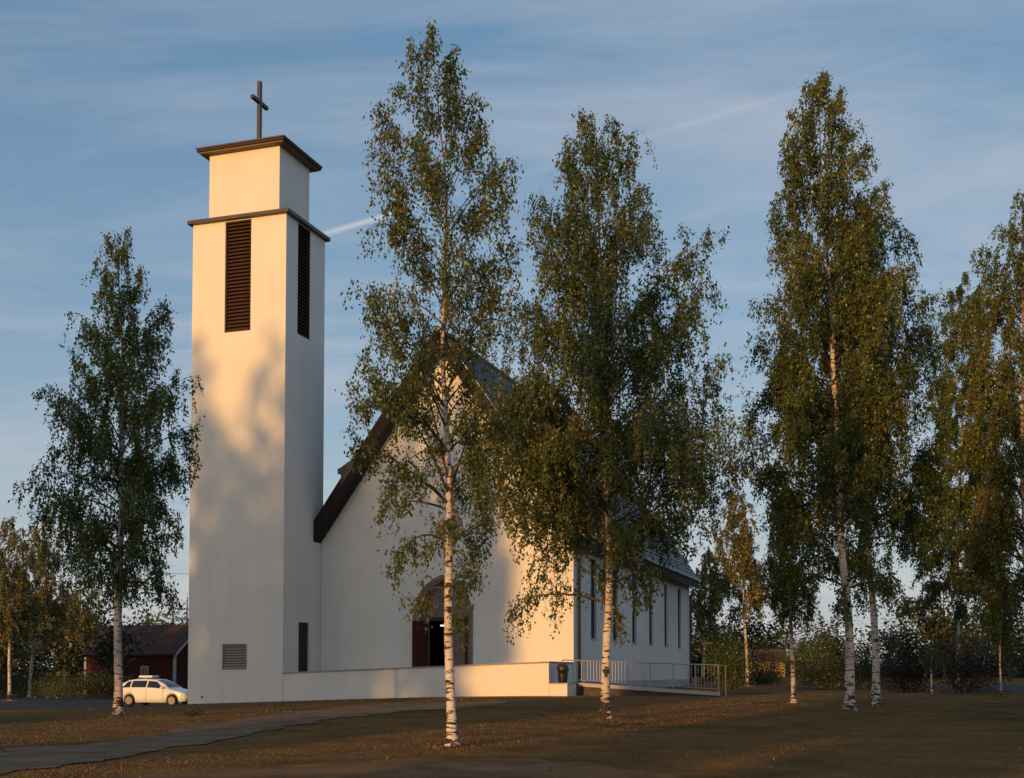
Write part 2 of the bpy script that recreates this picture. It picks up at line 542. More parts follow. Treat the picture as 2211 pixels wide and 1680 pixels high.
tower = tag(empty('bell_tower', (CX, CY, 0), CR),
            'tall white plastered bell tower with dark louvres and a cross on its flat roof', 'tower')
TW, TD, TT = -5.29, 4.12, 24.25
LF = [(-3.42, 18.6), (-1.95, 18.6), (-1.95, 24.2), (-3.42, 24.2)]       # front louvre opening
GF = [(-3.35, 1.82), (-1.97, 1.82), (-1.97, 3.10), (-3.35, 3.10)]       # grille opening
LS = [(1.20, 18.57), (2.52, 18.57), (2.52, 24.2), (1.20, 24.2)]         # side louvre opening
DS = [(1.58, 1.72), (2.69, 1.72), (2.69, 4.19), (1.58, 4.19)]           # side door opening
b = MB()
b.wall([(TW, -.5), (0, -.5), (0, TT), (TW, TT)], [LF, GF], lambda x, z: (x, 0, z), (0, .22, 0))
b.wall([(0, -.5), (TD, -.5), (TD, TT), (0, TT)], [LS, DS], lambda y, z: (0, y, z), (-.22, 0, 0))
b.wall([(0, -.5), (TD, -.5), (TD, TT), (0, TT)], [LS], lambda y, z: (TW, y, z), (.22, 0, 0))
b.wall([(TW, -.5), (0, -.5), (0, TT), (TW, TT)], [LF], lambda x, z: (x, TD, z), (0, -.22, 0))
b.build('tower_wall', PLASTER, tower)
# ledge, upper block, roof
MB().box(TW - .22, .22, -.22, TD + .22, TT, TT + .19).build('ledge', METAL, tower, bevel=.02)
MB().box(-4.67, -.66, .46, 3.60, TT + .19, 28.0).build('upper_block', PLASTER, tower, bevel=.015)
rf = MB().box(-5.14, -.19, -.01, 4.07, 28.0, 28.13).build('roof_slab', DARKWOOD, tower, bevel=.02)
MB().box(-5.05, -.28, .08, 3.98, 27.93, 27.998).build('cornice', PALEWOOD, tower)
MB().box(-5.17, -.16, -.04, 4.10, 28.13, 28.20).build('roof_edge', METAL, rf)
# cross, turned so that its arms run with the roof's depth
MB().box(-2.77, -2.57, 1.81, 2.01, 28.20, 32.15).build('cross_post', IRON, tower, bevel=.02)
MB().box(-2.765, -2.575, 1.14, 2.68, 30.96, 31.15).build('cross_arm', IRON, tower, bevel=.02)
# louvres
def louvre(opening, to_face, n, name, m_slat, m_frame, back=BLACK, parent=tower, fw=.07):
    (x0, z0), (x1, _), (_, z1), _ = opening
    fr = MB()
    for (a0, a1, c0, c1) in ((x0, x0 + fw, z0, z1), (x1 - fw, x1, z0, z1), (x0 + fw, x1 - fw, z0, z0 + fw), (x0 + fw, x1 - fw, z1 - fw, z1)):
        fr.box(a0, a1, .03, .16, c0, c1)
    fr.box(x0, x1, .215, .235, z0, z1, 1)
    fr.v = [to_face(*p) for p in fr.v]
    f = fr.build(name, [m_frame, back], parent)
    step = (z1 - z0 - 2 * fw) / n
    sb = MB()
    sb.prism([(.05, -step * .36), (.065, -step * .36 - .012), (.185, step * .36), (.170, step * .36 + .012)], 'x', x0 + fw, x1 - fw)
    sb.v = [to_face(*p) for p in sb.v]
    me = sb.mesh('slat', m_slat)
    for i in range(n):
        link('slat', me, f, (0, 0, z0 + fw + (i + .5) * step))
louvre(LF, lambda x, y, z: (x, y, z), 30, 'belfry_louvre', SLATWOOD, BROWNWOOD)
louvre(LS, lambda x, y, z: (-y, x, z), 30, 'belfry_louvre', DARKWOOD, DARKWOOD)
louvre(LF, lambda x, y, z: (x, TD - y, z), 30, 'belfry_louvre', SLATWOOD, BROWNWOOD)
louvre(LS, lambda x, y, z: (TW + y, x, z), 30, 'belfry_louvre', SLATWOOD, BROWNWOOD)
louvre(GF, lambda x, y, z: (x, y - .05, z), 9, 'vent_grille', GRILLE, GRILLE, GRILLE, fw=.06)
d0 = MB().box(-.16, -.10, 1.58, 2.69, 1.72, 4.19).build('side_door', DARKWOOD, tower)
for k in range(5):
    MB().box(-.10, -.085, 1.60 + k * .217, 1.60 + k * .217 + .205, 1.75, 4.16).build('plank', DARKWOOD, d0)
MB().tube([(-.07, 2.55, 2.75), (-.02, 2.55, 2.75), (-.02, 2.42, 2.75)], .015).build('handle', STEEL, d0)
MB().box(-4.52, -4.40, -.05, .01, .42, .54).build('tap_cover', GRILLE, tower, bevel=.01)

church = tag(empty('church', (CX, CY, 0), CR),
             'white church nave with steep dark roof, arched portal and tall narrow side windows', 'church')
NW, N0, N1 = 13.5, 3.9, 34.6               # width, front wall, rear wall
AX, AZ, SL, TV = 6.75, 18.7, 1.405, .88   # ridge place, ridge height, slope, plumb roof thickness
def under(s):
    return AZ - SL * abs(s - AX) - TV + .02
def arch(half, spring, top, base, cx=AX, n=9):
    rise = top - spring
    rad = (half * half + rise * rise) / (2 * half)
    pts = [(cx - half, base), (cx + half, base)]
    a1 = math.asin(min(1, rise / rad))
    for k in range(n + 1):
        a = a1 * k / n
        pts.append((cx + half - rad + rad * math.cos(a), spring + rad * math.sin(a)))
    for k in range(n - 1, -1, -1):
        a = a1 * k / n
        pts.append((cx - half + rad - rad * math.cos(a), spring + rad * math.sin(a)))
    return pts
FL = 1.94                                   # door sill level
portal_arch = arch(1.47, 4.40, 6.36, FL)
gable = [(.02, -.5), (NW, -.5), (NW, under(NW)), (AX, under(AX)), (.02, under(.02))]
MB().wall(gable, [portal_arch], lambda x, z: (x, N0, z), (0, .55, 0)).build('front_gable_wall', PLASTER, church)
MB().wall(gable, [], lambda x, z: (x, N1, z)).build('rear_gable_wall', PLASTER, church)
WINS = [(7.15 + 4.62 * i, 8.25 + 4.62 * i) for i in range(6)]
wz0, wz1 = 3.40, 7.45
holes = [[(a, wz0), (c, wz0), (c, wz1), (a, wz1)] for a, c in WINS]
for x, dv in ((NW, -.2), (.02, .2)):
    MB().wall([(N0, -.5), (N1, -.5), (N1, under(x)), (N0, under(x))], holes, lambda y, z, x=x: (x, y, z), (dv, 0, 0)).build('side_wall', PLASTER, church)
    sg = -1 if dv < 0 else 1
    for a, c in WINS:
        w = MB()
        x0, x1 = sorted((x + sg * .12, x + sg * .18))
        for (p, q, r_, t_) in ((a, a + .07, wz0, wz1), (c - .07, c, wz0, wz1), (a + .07, c - .07, wz0, wz0 + .07), (a + .07, c - .07, wz1 - .07, wz1)):
            w.box(x0, x1, p, q, r_, t_)
        for k in range(1, 5):
            zc = wz0 + (wz1 - wz0) * k / 5
            w.box(x0, x1, a + .07, c - .07, zc - .02, zc + .02)
        wo_ = w.build('window', DARKWOOD, church)
        px0, px1 = sorted((x + sg * .15, x + sg * .165))
        MB().box(px0, px1, a + .05, c - .05, wz0 + .05, wz1 - .05).build('pane', GLASS, wo_)
        sx0, sx1 = sorted((x - sg * .05, x + sg * .12))
        MB().box(sx0, sx1, a - .05, c + .05, wz0 - .06, wz0 + .012).build('sill', PALEMETAL, wo_)
# plinth line on the visible side
MB().box(NW + .002, NW + .05, N0 + .02, N1, -.5, 1.25).build('plinth', CONCRETE, church)
# portal: recessed back wall with door opening
back = arch(1.47, 4.40, 6.36, FL)
dop = [(5.75, FL + .02), (7.75, FL + .02), (7.75, 4.28), (5.75, 4.28)]
pb = MB().wall(back, [dop], lambda x, z: (x, N0 + .55, z), (0, .22, 0)).build('portal_back', STONE, church)
for (cx_, cz_, r_) in ((6.20, 5.05, .17), (6.75, 5.75, .17), (7.30, 5.05, .17), (5.98, 4.62, .1), (7.52, 4.62, .1), (6.75, 5.28, .12), (6.75, 4.78, .14)):
    pr = [(r_ * math.cos(2 * math.pi * k / 14), r_ * math.sin(2 * math.pi * k / 14)) for k in range(14)]
    rb = MB().prism([(cx_ + p, cz_ + q) for p, q in pr], 'y', N0 + .50, N0 + .548)
    rb.prism([(cx_ + p * .5, cz_ + q * .5) for p, q in pr], 'y', N0 + .47, N0 + .50)
    rb.build('rosette', COPING, pb)
MB().box(5.62, 7.88, N0 + .46, N0 + .548, 4.28, 4.46).build('lintel', BROWNWOOD, pb)
oa, ia = arch(1.60, 4.40, 6.56, FL), arch(1.465, 4.40, 6.355, FL)
tr = MB()
for i in range(1, len(oa) - 1 + 1):
    j = (i + 1) % len(oa)
    if j == 1 or i == 0:
        continue
    for (p, q) in (((oa[i], oa[j]), (ia[i], ia[j])),):
        a_, b_ = p
        c_, d_ = q
        y0, y1 = N0 - .06, N0 + .03
        tr.poly([(a_[0], y0, a_[1]), (b_[0], y0, b_[1]), (d_[0], y0, d_[1]), (c_[0], y0, c_[1])])
        tr.poly([(a_[0], y0, a_[1]), (b_[0], y0, b_[1]), (b_[0], y1, b_[1]), (a_[0], y1, a_[1])])
        tr.poly([(c_[0], y0, c_[1]), (d_[0], y0, d_[1]), (d_[0], y1, d_[1]), (c_[0], y1, c_[1])])
tr.build('arch_moulding', STONE, church)
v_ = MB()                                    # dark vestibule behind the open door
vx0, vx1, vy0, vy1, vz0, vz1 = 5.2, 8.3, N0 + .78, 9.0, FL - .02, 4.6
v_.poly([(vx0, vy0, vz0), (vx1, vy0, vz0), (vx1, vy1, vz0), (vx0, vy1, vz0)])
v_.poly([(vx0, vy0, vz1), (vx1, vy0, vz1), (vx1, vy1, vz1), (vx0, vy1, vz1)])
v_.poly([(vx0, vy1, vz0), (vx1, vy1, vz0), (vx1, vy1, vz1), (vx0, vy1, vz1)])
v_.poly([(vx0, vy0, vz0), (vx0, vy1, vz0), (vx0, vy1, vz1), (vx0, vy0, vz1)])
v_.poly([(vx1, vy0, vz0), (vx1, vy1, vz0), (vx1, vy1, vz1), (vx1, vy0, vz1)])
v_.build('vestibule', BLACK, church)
MB().box(5.95, 6.45, 5.6, 5.8, 4.05, 4.13).build('ceiling_lamp', LAMP, church)
def door_leaf(name, hinge, ang, width, m, plank_m, hz0, hz1, label):
    o = MB().box(0, width, -.03, .03, 0, hz1 - hz0).build(name, m, church, bevel=.006)
    o.location = (hinge[0], hinge[1], hz0)
    o.rotation_euler = (0, 0, ang)
    tag(o, label)
    n = 5
    for k in range(n):
        w = (width - .06) / n
        MB().box(.03 + k * w + .006, .03 + (k + 1) * w - .006, -.045, -.03, .05, hz1 - hz0 - .05).build('plank', plank_m, o)
    MB().tube([(width - .1, -.05, 1.05), (width - .1, -.10, 1.05), (width - .22, -.10, 1.05)], .013).build('handle', STEEL, o)
    return o
door_leaf('door', (7.74, N0 + .62), math.pi, .98, PALEWOOD, PALEWOOD, FL + .03, 4.26, 'closed pale wooden right leaf')
bpy.data.objects['door'].scale = (1, -1, 1)
door_leaf('door', (5.74, N0 + .50), R(180 + 62), .98, REDWOOD, REDWOOD, FL + .03, 4.26, 'dark red left leaf standing open')
MB().box(7.752, 7.86, N0 + .44, N0 + .70, FL + .02, 4.26).box(5.64, 5.748, N0 + .44, N0 + .70, FL + .02, 4.26).build('door_frame', REDWOOD, church)
# roof: two slopes, each a thick slab with rows of tiles
RF0, RF1, EV = 3.1, 35.3, 7.35
for sg in (1, -1):
    pr = [(AX, AZ), (AX + sg * EV, AZ - SL * EV), (AX + sg * EV, AZ - SL * EV - TV * .80), (AX + sg * (EV - .25), AZ - SL * (EV - .25) - TV), (AX, AZ - TV)]
    ro = MB().prism(pr, 'y', RF0, RF1).build('roof_slope', ROOFWOOD, church)
    L = EV * math.hypot(1, SL)
    ux, uz = sg * 1 / math.hypot(1, SL), -SL / math.hypot(1, SL)     # down the slope
    nx_, nz_ = sg * SL / math.hypot(1, SL), 1 / math.hypot(1, SL)    # outward
    rows = 34
    tb = MB()
    rngt = random.Random(5 + sg)
    for i in range(rows):
        a0, a1 = L * i / rows, L * (i + 1) / rows + .03
        cols_ = 40
        for k in range(cols_):
            y0, y1 = RF0 - .03 + (RF1 - RF0 + .06) * k / cols_, RF0 - .03 + (RF1 - RF0 + .06) * (k + 1) / cols_ - .012
            h0, h1 = .012, .048 + rngt.uniform(-.006, .010)
            P = lambda a, h, y: (AX + ux * a + nx_ * h, y, AZ + uz * a + nz_ * h)
            tb.poly([P(a0, h0, y0), P(a0, h0, y1), P(a1, h1, y1), P(a1, h1, y0)])
            tb.poly([P(a1, h1, y0), P(a1, h1, y1), P(a1, .003, y1), P(a1, .003, y0)])
    TILE = bpy.data.materials.get('roof_tiles') or simple('roof_tiles', (0.036, 0.041, 0.042), 0.5, 0.35, 1.2, 0.5, bmp=0.4)
    tag(tb.build('tiles', TILE, ro, merge=False), kind='stuff')
    # verge board and flashing along the front
    h_ = .07
    Pv = lambda a, h, y: (AX + ux * a + nx_ * h, y, AZ + uz * a + nz_ * h)
    vb = MB()
    for (ya, yb) in ((RF0 - .045, RF0 - .004),):
        q = [(0, -.50), (L, -.50), (L, .06), (0, .06)]
        f4 = [Pv(a, h, ya) for a, h in q]
        b4 = [Pv(a, h, yb) for a, h in q]
        vb.poly(f4).poly(b4[::-1])
        for i in range(4):
            vb.poly([f4[i], f4[(i + 1) % 4], b4[(i + 1) % 4], b4[i]])
    vb.build('verge_board', ROOFWOOD, ro)
    fb = MB()
    q = [(0, .062), (L, .062), (L, .095), (0, .095)]
    f4 = [Pv(a, h, RF0 - .07) for a, h in q]
    b4 = [Pv(a, h, RF0 + .12) for a, h in q]
    fb.poly(f4).poly(b4[::-1])
    for i in range(4):
        fb.poly([f4[i], f4[(i + 1) % 4], b4[(i + 1) % 4], b4[i]])
    fb.build('flashing', PALEMETAL if sg > 0 else DARKMETAL, ro)
    gx_ = AX + sg * (EV + .07)
    MB().tube([(gx_, RF0 + .05, AZ - SL * EV - .10), (gx_, RF1 - .05, AZ - SL * EV - .10)], .075, 8).build('gutter', PALEMETAL, ro)
MB().tube([(AX, RF0 - .05, AZ + .05), (AX, RF1 + .05, AZ + .05)], .14, 10).build('ridge_cap', DARKMETAL, church)
# small roof vent on the slope beside the tower
za = lambda s_, d_: AZ - SL * (AX - s_) + d_
MB().prism([(1.36, za(1.36, .86)), (1.52, za(1.52, .70)), (2.35, za(2.35, .05)), (2.2, za(2.2, -.3)), (1.55, za(1.55, -.3)), (1.55, za(1.55, .35)), (1.36, za(1.36, .62))], 'y', 3.02, 4.4).build('roof_vent', DARKMETAL, church)
# rain pipe at the front corner of the side wall
MB().tube([(NW + .62, 4.55, AZ - SL * EV - .15), (NW + .55, 4.55, 7.75), (NW + .12, 4.55, 7.2), (NW + .12, 4.55, .7)], .075, 8).build('rain_pipe', DARKMETAL, church)
MB().tube([(NW + .62, N1 - .25, AZ - SL * EV - .15), (NW + .55, N1 - .25, 7.75), (NW + .12, N1 - .25, 7.2), (NW + .12, N1 - .25, .9)], .075, 8).build('rain_pipe', DARKMETAL, church)

# ------------------------------------------------------------------ terrace in front of the portal
terrace = tag(empty('terrace', (CX, CY, 0), CR), 'low white terrace wall running from the tower foot to the litter bin', 'terrace')
z_at = lambda s: 1.69 + .49 * s / 13.44
tb = MB()
tb.prism([(.004, -.5), (13.44, -.5), (13.44, z_at(13.44) - .07), (.004, z_at(0) - .07)], 'y', .006, N0 - .004)
tb.build('retaining_wall', PLASTER, terrace, bevel=.015)
MB().prism([(.004, z_at(0) - .066), (13.47, z_at(13.47) - .066), (13.47, z_at(13.47)), (.004, z_at(0))], 'y', -.025, N0 - .01).build('coping', COPING, terrace)
MB().box(13.444, 14.30, .006, 1.5, -.4, 1.16).build('step_block', PLASTER, terrace, bevel=.015)
MB().box(13.444, 14.33, -.02, 1.53, 1.164, 1.21).build('step_coping', CONCRETE, terrace)

bin_ = tag(empty('litter_bin', church_xy(13.93, .55) + (1.21,), CR), 'dark round litter bin with domed lid at the end of the terrace wall', 'bin')
def lathe(prof, n=20):
    mb = MB()
    for (r0, z0), (r1, z1) in zip(prof, prof[1:]):
        for k in range(n):
            a0, a1 = 2 * math.pi * k / n, 2 * math.pi * (k + 1) / n
            mb.poly([(r0 * math.cos(a0), r0 * math.sin(a0), z0), (r0 * math.cos(a1), r0 * math.sin(a1), z0), (r1 * math.cos(a1), r1 * math.sin(a1), z1), (r1 * math.cos(a0), r1 * math.sin(a0), z1)][: 4])
    return mb
lathe([(.001, 0), (.18, 0), (.20, .03), (.24, .44), (.22, .47), (.001, .47)]).build('body', simple('bin_green', (.016, .019, .015), .5, .3), bin_, smooth=True)
lathe([(.001, .47), (.18, .47), (.20, .50), (.26, .52), (.28, .62), (.25, .78), (.15, .89), (.001, .92)]).build('lid', DARKMETAL, bin_, smooth=True)

ramp_ = tag(empty('ramp', (CX, CY, 0), CR), 'low concrete ramp with pale edge running right from the terrace step', 'ramp')
rz = lambda s: 1.18 - (s - 14.35) * .062
MB().prism([(14.35, -.3), (20.8, -.3), (20.8, rz(20.8)), (14.35, rz(14.35))], 'y', 1.75, 3.1).build('ramp_slab', simple('ramp_dark', (.10, .085, .075), .9, .3), ramp_)
MB().prism([(14.35, rz(14.35) - .13), (20.85, rz(20.85) - .13), (20.85, rz(20.85) + .03), (14.35, rz(14.35) + .03)], 'y', 1.62, 1.746).build('edge_beam', CONCRETE, ramp_)
MB().box(13.45, 14.345, 1.54, 3.6, -.3, 1.2).build('landing', simple('landing_concrete', (.16, .145, .135), .9, .3), ramp_)

rail = tag(empty('railing', (CX, CY, 0), CR), 'thin metal railing with upright bars along the ramp', 'railing')
h0, h1 = 13.60, 20.8
top = lambda s: 2.26 - (s - 13.6) * .036
bot = lambda s: (rz(s) if s > 14.35 else 1.21)
MB().tube([(h0, 1.66, top(h0)), (h1, 1.66, top(h1))], .028).build('top_rail', STEEL, rail)
MB().tube([(14.4, 1.66, bot(14.4) + .16), (h1, 1.66, bot(h1) + .16)], .018).build('bottom_rail', STEEL, rail)
for k in range(8):
    s = h0 + (h1 - h0) * k / 7
    MB().tube([(s, 1.66, bot(s) - .02), (s, 1.66, top(s))], .026, 6).build('post', STEEL, rail)
MB().tube([(h1 + .3, 1.66, .5), (h1 + .3, 1.66, top(h1) - .02), (h1, 1.66, top(h1))], .024, 6).build('end_loop', STEEL, rail)
bal = MB().tube([(0, 0, 0), (0, 0, 1)], .008, 5).mesh('baluster', STEEL)
for k in range(44):
    s = 14.5 + (h1 - 14.55) * k / 43
    o = link('baluster', bal, rail, (s, 1.66, bot(s) + .16))
    o.scale = (1, 1, top(s) - bot(s) - .16)

# ------------------------------------------------------------------ foliage helpers
def leaf_quads(P, length, rng, hang=0.8, wide=0.56):
    """small rhombic leaves at points P"""
    n = len(P)
    ln = length * rng.uniform(.5, 1.45, n)[:, None]
    a = rng.normal(0, 1, (n, 3))
    a[:, 2] -= hang * 2.2
    a /= np.linalg.norm(a, axis=1)[:, None]
    c = rng.normal(0, 1, (n, 3))
    s = np.cross(a, c)
    s /= np.linalg.norm(s, axis=1)[:, None] + 1e-9
    nn = np.cross(a, s)
    V = np.empty((n, 4, 3))
    V[:, 0] = P
    V[:, 1] = P + a * ln * .45 + s * ln * wide * .5 + nn * ln * .06
    V[:, 2] = P + a * ln
    V[:, 3] = P + a * ln * .45 - s * ln * wide * .5 + nn * ln * .06
    return V.reshape(-1, 3), np.arange(4 * n).reshape(n, 4)
def tubes_np(segs, sides):
    """segs: list of (points (k,3), radii (k,)) -> verts, faces"""
    vs_, fs_, off = [], [], 0
    ang = np.arange(sides) * 2 * math.pi / sides
    ca, sa = np.cos(ang)[None, :, None], np.sin(ang)[None, :, None]
    for P, r in segs:
        P = np.asarray(P, float)
        d_ = np.gradient(P, axis=0)
        d_ /= np.linalg.norm(d_, axis=1)[:, None] + 1e-9
        up = np.where(np.abs(d_[:, 2:3]) < .9, np.array([[0, 0, 1.]]), np.array([[1., 0, 0]]))
        a = np.cross(d_, up)
        a /= np.linalg.norm(a, axis=1)[:, None] + 1e-9
        c = np.cross(a, d_)
        ring = P[:, None, :] + np.asarray(r)[:, None, None] * (a[:, None, :] * ca + c[:, None, :] * sa)
        k = len(P)
        vs_.append(ring.reshape(-1, 3))
        i = (np.arange(k - 1)[:, None] * sides + np.arange(sides)[None, :]).ravel()
        j = (np.arange(k - 1)[:, None] * sides + (np.arange(sides) + 1)[None, :] % sides).ravel()
        fs_.append(np.stack([i, j, j + sides, i + sides], 1) + off)
        off += k * sides
    return np.concatenate(vs_), np.concatenate(fs_)

BASES = []
def birch(label, trunk_px, env_px, n_leaf, r0, leaf_mat, seed, D=None, leaf_len=.085, n_br=70, hang=.85,
          tint=0.0, group='birch trees around the church', name='birch_tree', base=None, subs=1.0, wide=1.10, inner=.34):
    """one birch; its trunk line and crown width at each height come as design pixels at its own depth"""
    rng = np.random.default_rng(seed)
    n_leaf = int(n_leaf * (1.85 if base is None else 1))
    if base is None:
        if D is None:
            bx, by = ground_hit(*trunk_px[0])
        else:
            bx, by = at(*trunk_px[0], D).x, D
    else:
        bx, by = base
    bz = float(gz(bx, by))
    D = by
    BASES.append((bx, by, r0))
    root = tag(empty(name, (bx, by, bz)), label, 'tree', group)
    if base is None:
        tp = np.array([[at(u, v, D).x - bx, at(u, v, D).z - bz] for u, v in trunk_px])
        ev = [(at(L, v, D).x - bx, at(Rr, v, D).x - bx, at(L, v, D).z - bz, (w[0] if w else 1.0)) for L, Rr, v, *w in [(e_[1], e_[2], e_[0]) + tuple(e_[3:]) for e_ in env_px]]
    else:                                   # metric input
        tp = np.array(trunk_px, float)
        ev = [(L, Rr, z, 1.0) for z, L, Rr in env_px]
    tp[0, 1] = -.2
    H = tp[-1, 1]
    def tx(z):
        return np.interp(z, tp[:, 1], tp[:, 0])
    wob = rng.uniform(0, 6.28, 2)
    def tpos(z):
        z = np.asarray(z, float)
        return np.stack([tx(z) + .03 * np.sin(z * 1.1 + wob[0]), .10 * np.sin(z * .45 + wob[1]) * np.clip(z / 4, 0, 1), z], -1)
    ev = sorted(ev, key=lambda e_: e_[2])
    ez = np.array([e_[2] for e_ in ev])
    eL = np.array([max(.05, tx(e_[2]) - e_[0]) for e_ in ev])
    eR = np.array([max(.05, e_[1] - tx(e_[2])) for e_ in ev])
    ew = np.array([e_[3] for e_ in ev])
    zlo, zhi = ez[0], ez[-1]
    def rad_at(az, z):
        L, Rr = np.interp(z, ez, eL), np.interp(z, ez, eR)
        side = np.where(np.cos(az) > 0, Rr, L)
        mean = (L + Rr) / 2
        top = np.clip((zhi - z) / (zhi - zlo) / .35, 0, 1)
        return (.80 + (wide - .80) * top) * np.sqrt((np.cos(az) * side) ** 2 + (np.sin(az) * mean) ** 2)
    def trad(z):
        f = np.clip(1 - 1.03 * np.clip(z, 0, None) / H, .02, 1) ** .9
        return .80 * r0 * f * (1 + .85 * np.exp(-np.clip(z, 0, None) / .22))
    # trunk
    zs = np.r_[-.2, 0, .08, .18, .32, .5, np.arange(.8, H * .955, .4), H * .965]
    v, f = tubes_np([(tpos(zs), trad(zs) * (1 + .04 * rng.normal(size=len(zs))))], 14)
    fz = v[f].mean(1)[:, 2] / H
    link('trunk', np_mesh('trunk', v, f, BARK, smooth=True, tint=np.clip(fz, 0, 1)), root)
    # branches
    zlo, zhi = ez[0], ez[-1]
    zg = np.linspace(zlo, zhi, 200)
    wgt = np.interp(zg, ez, ew) * (np.interp(zg, ez, eL + eR) ** .62 + .22)
    wgt /= wgt.sum()
    prim, sub_t, twig_t, pts, ptt = [], [], [], [], []
    golden = rng.uniform(0, 6.28)
    ztips = np.interp((np.arange(n_br) + rng.uniform(.1, .9, n_br)) / n_br, np.cumsum(wgt), zg)
    for i in range(n_br):
        zt = ztips[i]
        az = golden + i * 2.39996 + rng.normal(0, .25)
        rr = float(rad_at(az, zt)) * (rng.uniform(.72, 1.0) if rng.random() < .72 else rng.uniform(.35, .7))
        rise = rr * rng.uniform(.55, 1.15) + .15
        lowf = (zt - zlo) / (zhi - zlo)
        if lowf < .38:
            rise *= rng.uniform(-.75, .55) if lowf < .2 else rng.uniform(-.3, .9)
        z0 = max(zlo + .04 * (zhi - zlo), zt - rise, .5)
        P0 = tpos(z0)
        P2 = np.array([tx(zt) + rr * math.cos(az), rr * math.sin(az), zt])
        P1 = (P0 + P2) / 2 + np.array([0, 0, (.16 if rise > 0 else .42) * rr]) + rng.normal(0, .05 * rr, 3)
        t = np.linspace(0, 1, 7)[:, None]
        C = (1 - t) ** 2 * P0 + 2 * t * (1 - t) * P1 + t * t * P2
        rb = min(float(trad(z0)) * .42, .012 + .018 * rr)
        prim.append((C, np.linspace(rb, .005, 7)))
        clump = rng.normal(0, 1)
        ns = max(3, int((4 + 3.2 * rr) * subs))
        for ts in np.linspace(inner, 1.0, ns):
            ts = min(1, max(.15, ts + rng.normal(0, .04)))
            q = (1 - ts) ** 2 * P0 + 2 * ts * (1 - ts) * P1 + ts * ts * P2
            tg = 2 * (1 - ts) * (P1 - P0) + 2 * ts * (P2 - P1)
            tg /= np.linalg.norm(tg) + 1e-9
            dr = tg * rng.uniform(.3, 1) + rng.normal(0, .55, 3) + np.array([0, 0, .12])
            dr /= np.linalg.norm(dr) + 1e-9
            ll = (.16 + .26 * rng.random()) * rr * (1.2 - .6 * ts) + .18
            e1 = q + dr * ll
            mid = (q + e1) / 2 + np.array([0, 0, .05 * ll])
            sub_t.append((np.array([q, mid, e1]), np.array([.007, .005, .003])))
            nt = 2 + int(2.0 * ll)
            for k in range(nt):
                w = (k + rng.random()) / nt
                st = q + (e1 - q) * w
                hl = hang * rng.uniform(.35, 1.25)
                en = st + np.array([dr[0] * .25 * hl, dr[1] * .25 * hl, -hl]) + rng.normal(0, .12 * hl, 3)
                twig_t.append((np.array([st, en]), np.array([.003, .0018])))
                nl = int(4 + 14 * hl)
                tt = rng.random(nl)[:, None]
                pts.append(st + (en - st) * tt + rng.normal(0, .022, (nl, 3)))
                ptt.append(np.full(nl, clump))
            nl = int(4 + 8 * ll)
            tt = rng.random(nl)[:, None]
            pts.append(q + (e1 - q) * tt + rng.normal(0, .05, (nl, 3)))
            ptt.append(np.full(nl, clump))
    pts, ptt = np.concatenate(pts), np.concatenate(ptt)
    # leaves stay within the crown's outline
    az = np.arctan2(pts[:, 1], pts[:, 0] - tx(pts[:, 2]))
    rr = np.hypot(pts[:, 1], pts[:, 0] - tx(pts[:, 2]))
    ok = (rr < rad_at(az, pts[:, 2]) * 1.03 + .10) & (pts[:, 2] > zlo - .5)
    pts, ptt = pts[ok], ptt[ok]
    if len(pts) >= n_leaf:
        sel = rng.permutation(len(pts))[:n_leaf]
        pts, ptt = pts[sel], ptt[sel]
    else:
        ex = rng.integers(0, len(pts), n_leaf - len(pts))
        pts = np.concatenate([pts, pts[ex] + rng.normal(0, .07, (len(ex), 3))])
        ptt = np.concatenate([ptt, ptt[ex]])
    v, f = leaf_quads(pts, leaf_len * (.98 if base is None else 1.2), rng)
    ti = np.clip(.42 + tint + .15 * ptt + rng.normal(0, .12, len(pts)), 0, 1)
    o = link('crown', np_mesh('crown', v, f, leaf_mat, tint=ti), root)
    tag(o, kind='stuff')
    def inside_crown(sg_):
        e_ = sg_[0][-1]
        a_ = math.atan2(e_[1], e_[0] - tx(e_[2]))
        return e_[2] > zlo - .4 and math.hypot(e_[1], e_[0] - tx(e_[2])) < float(rad_at(a_, e_[2])) * 1.05 + .1
    sub_t = [g_ for g_ in sub_t if inside_crown(g_)]
    twig_t = [g_ for g_ in twig_t if inside_crown(g_)]
    v1, f1 = tubes_np(prim, 5)
    v2, f2 = tubes_np(sub_t, 3)
    v3, f3 = tubes_np(twig_t, 3)
    link('branches', np_mesh('branches', np.concatenate([v1, v2, v3]), np.concatenate([f1, f2 + len(v1), f3 + len(v1) + len(v2)]), TWIG, smooth=True), root)
    return root

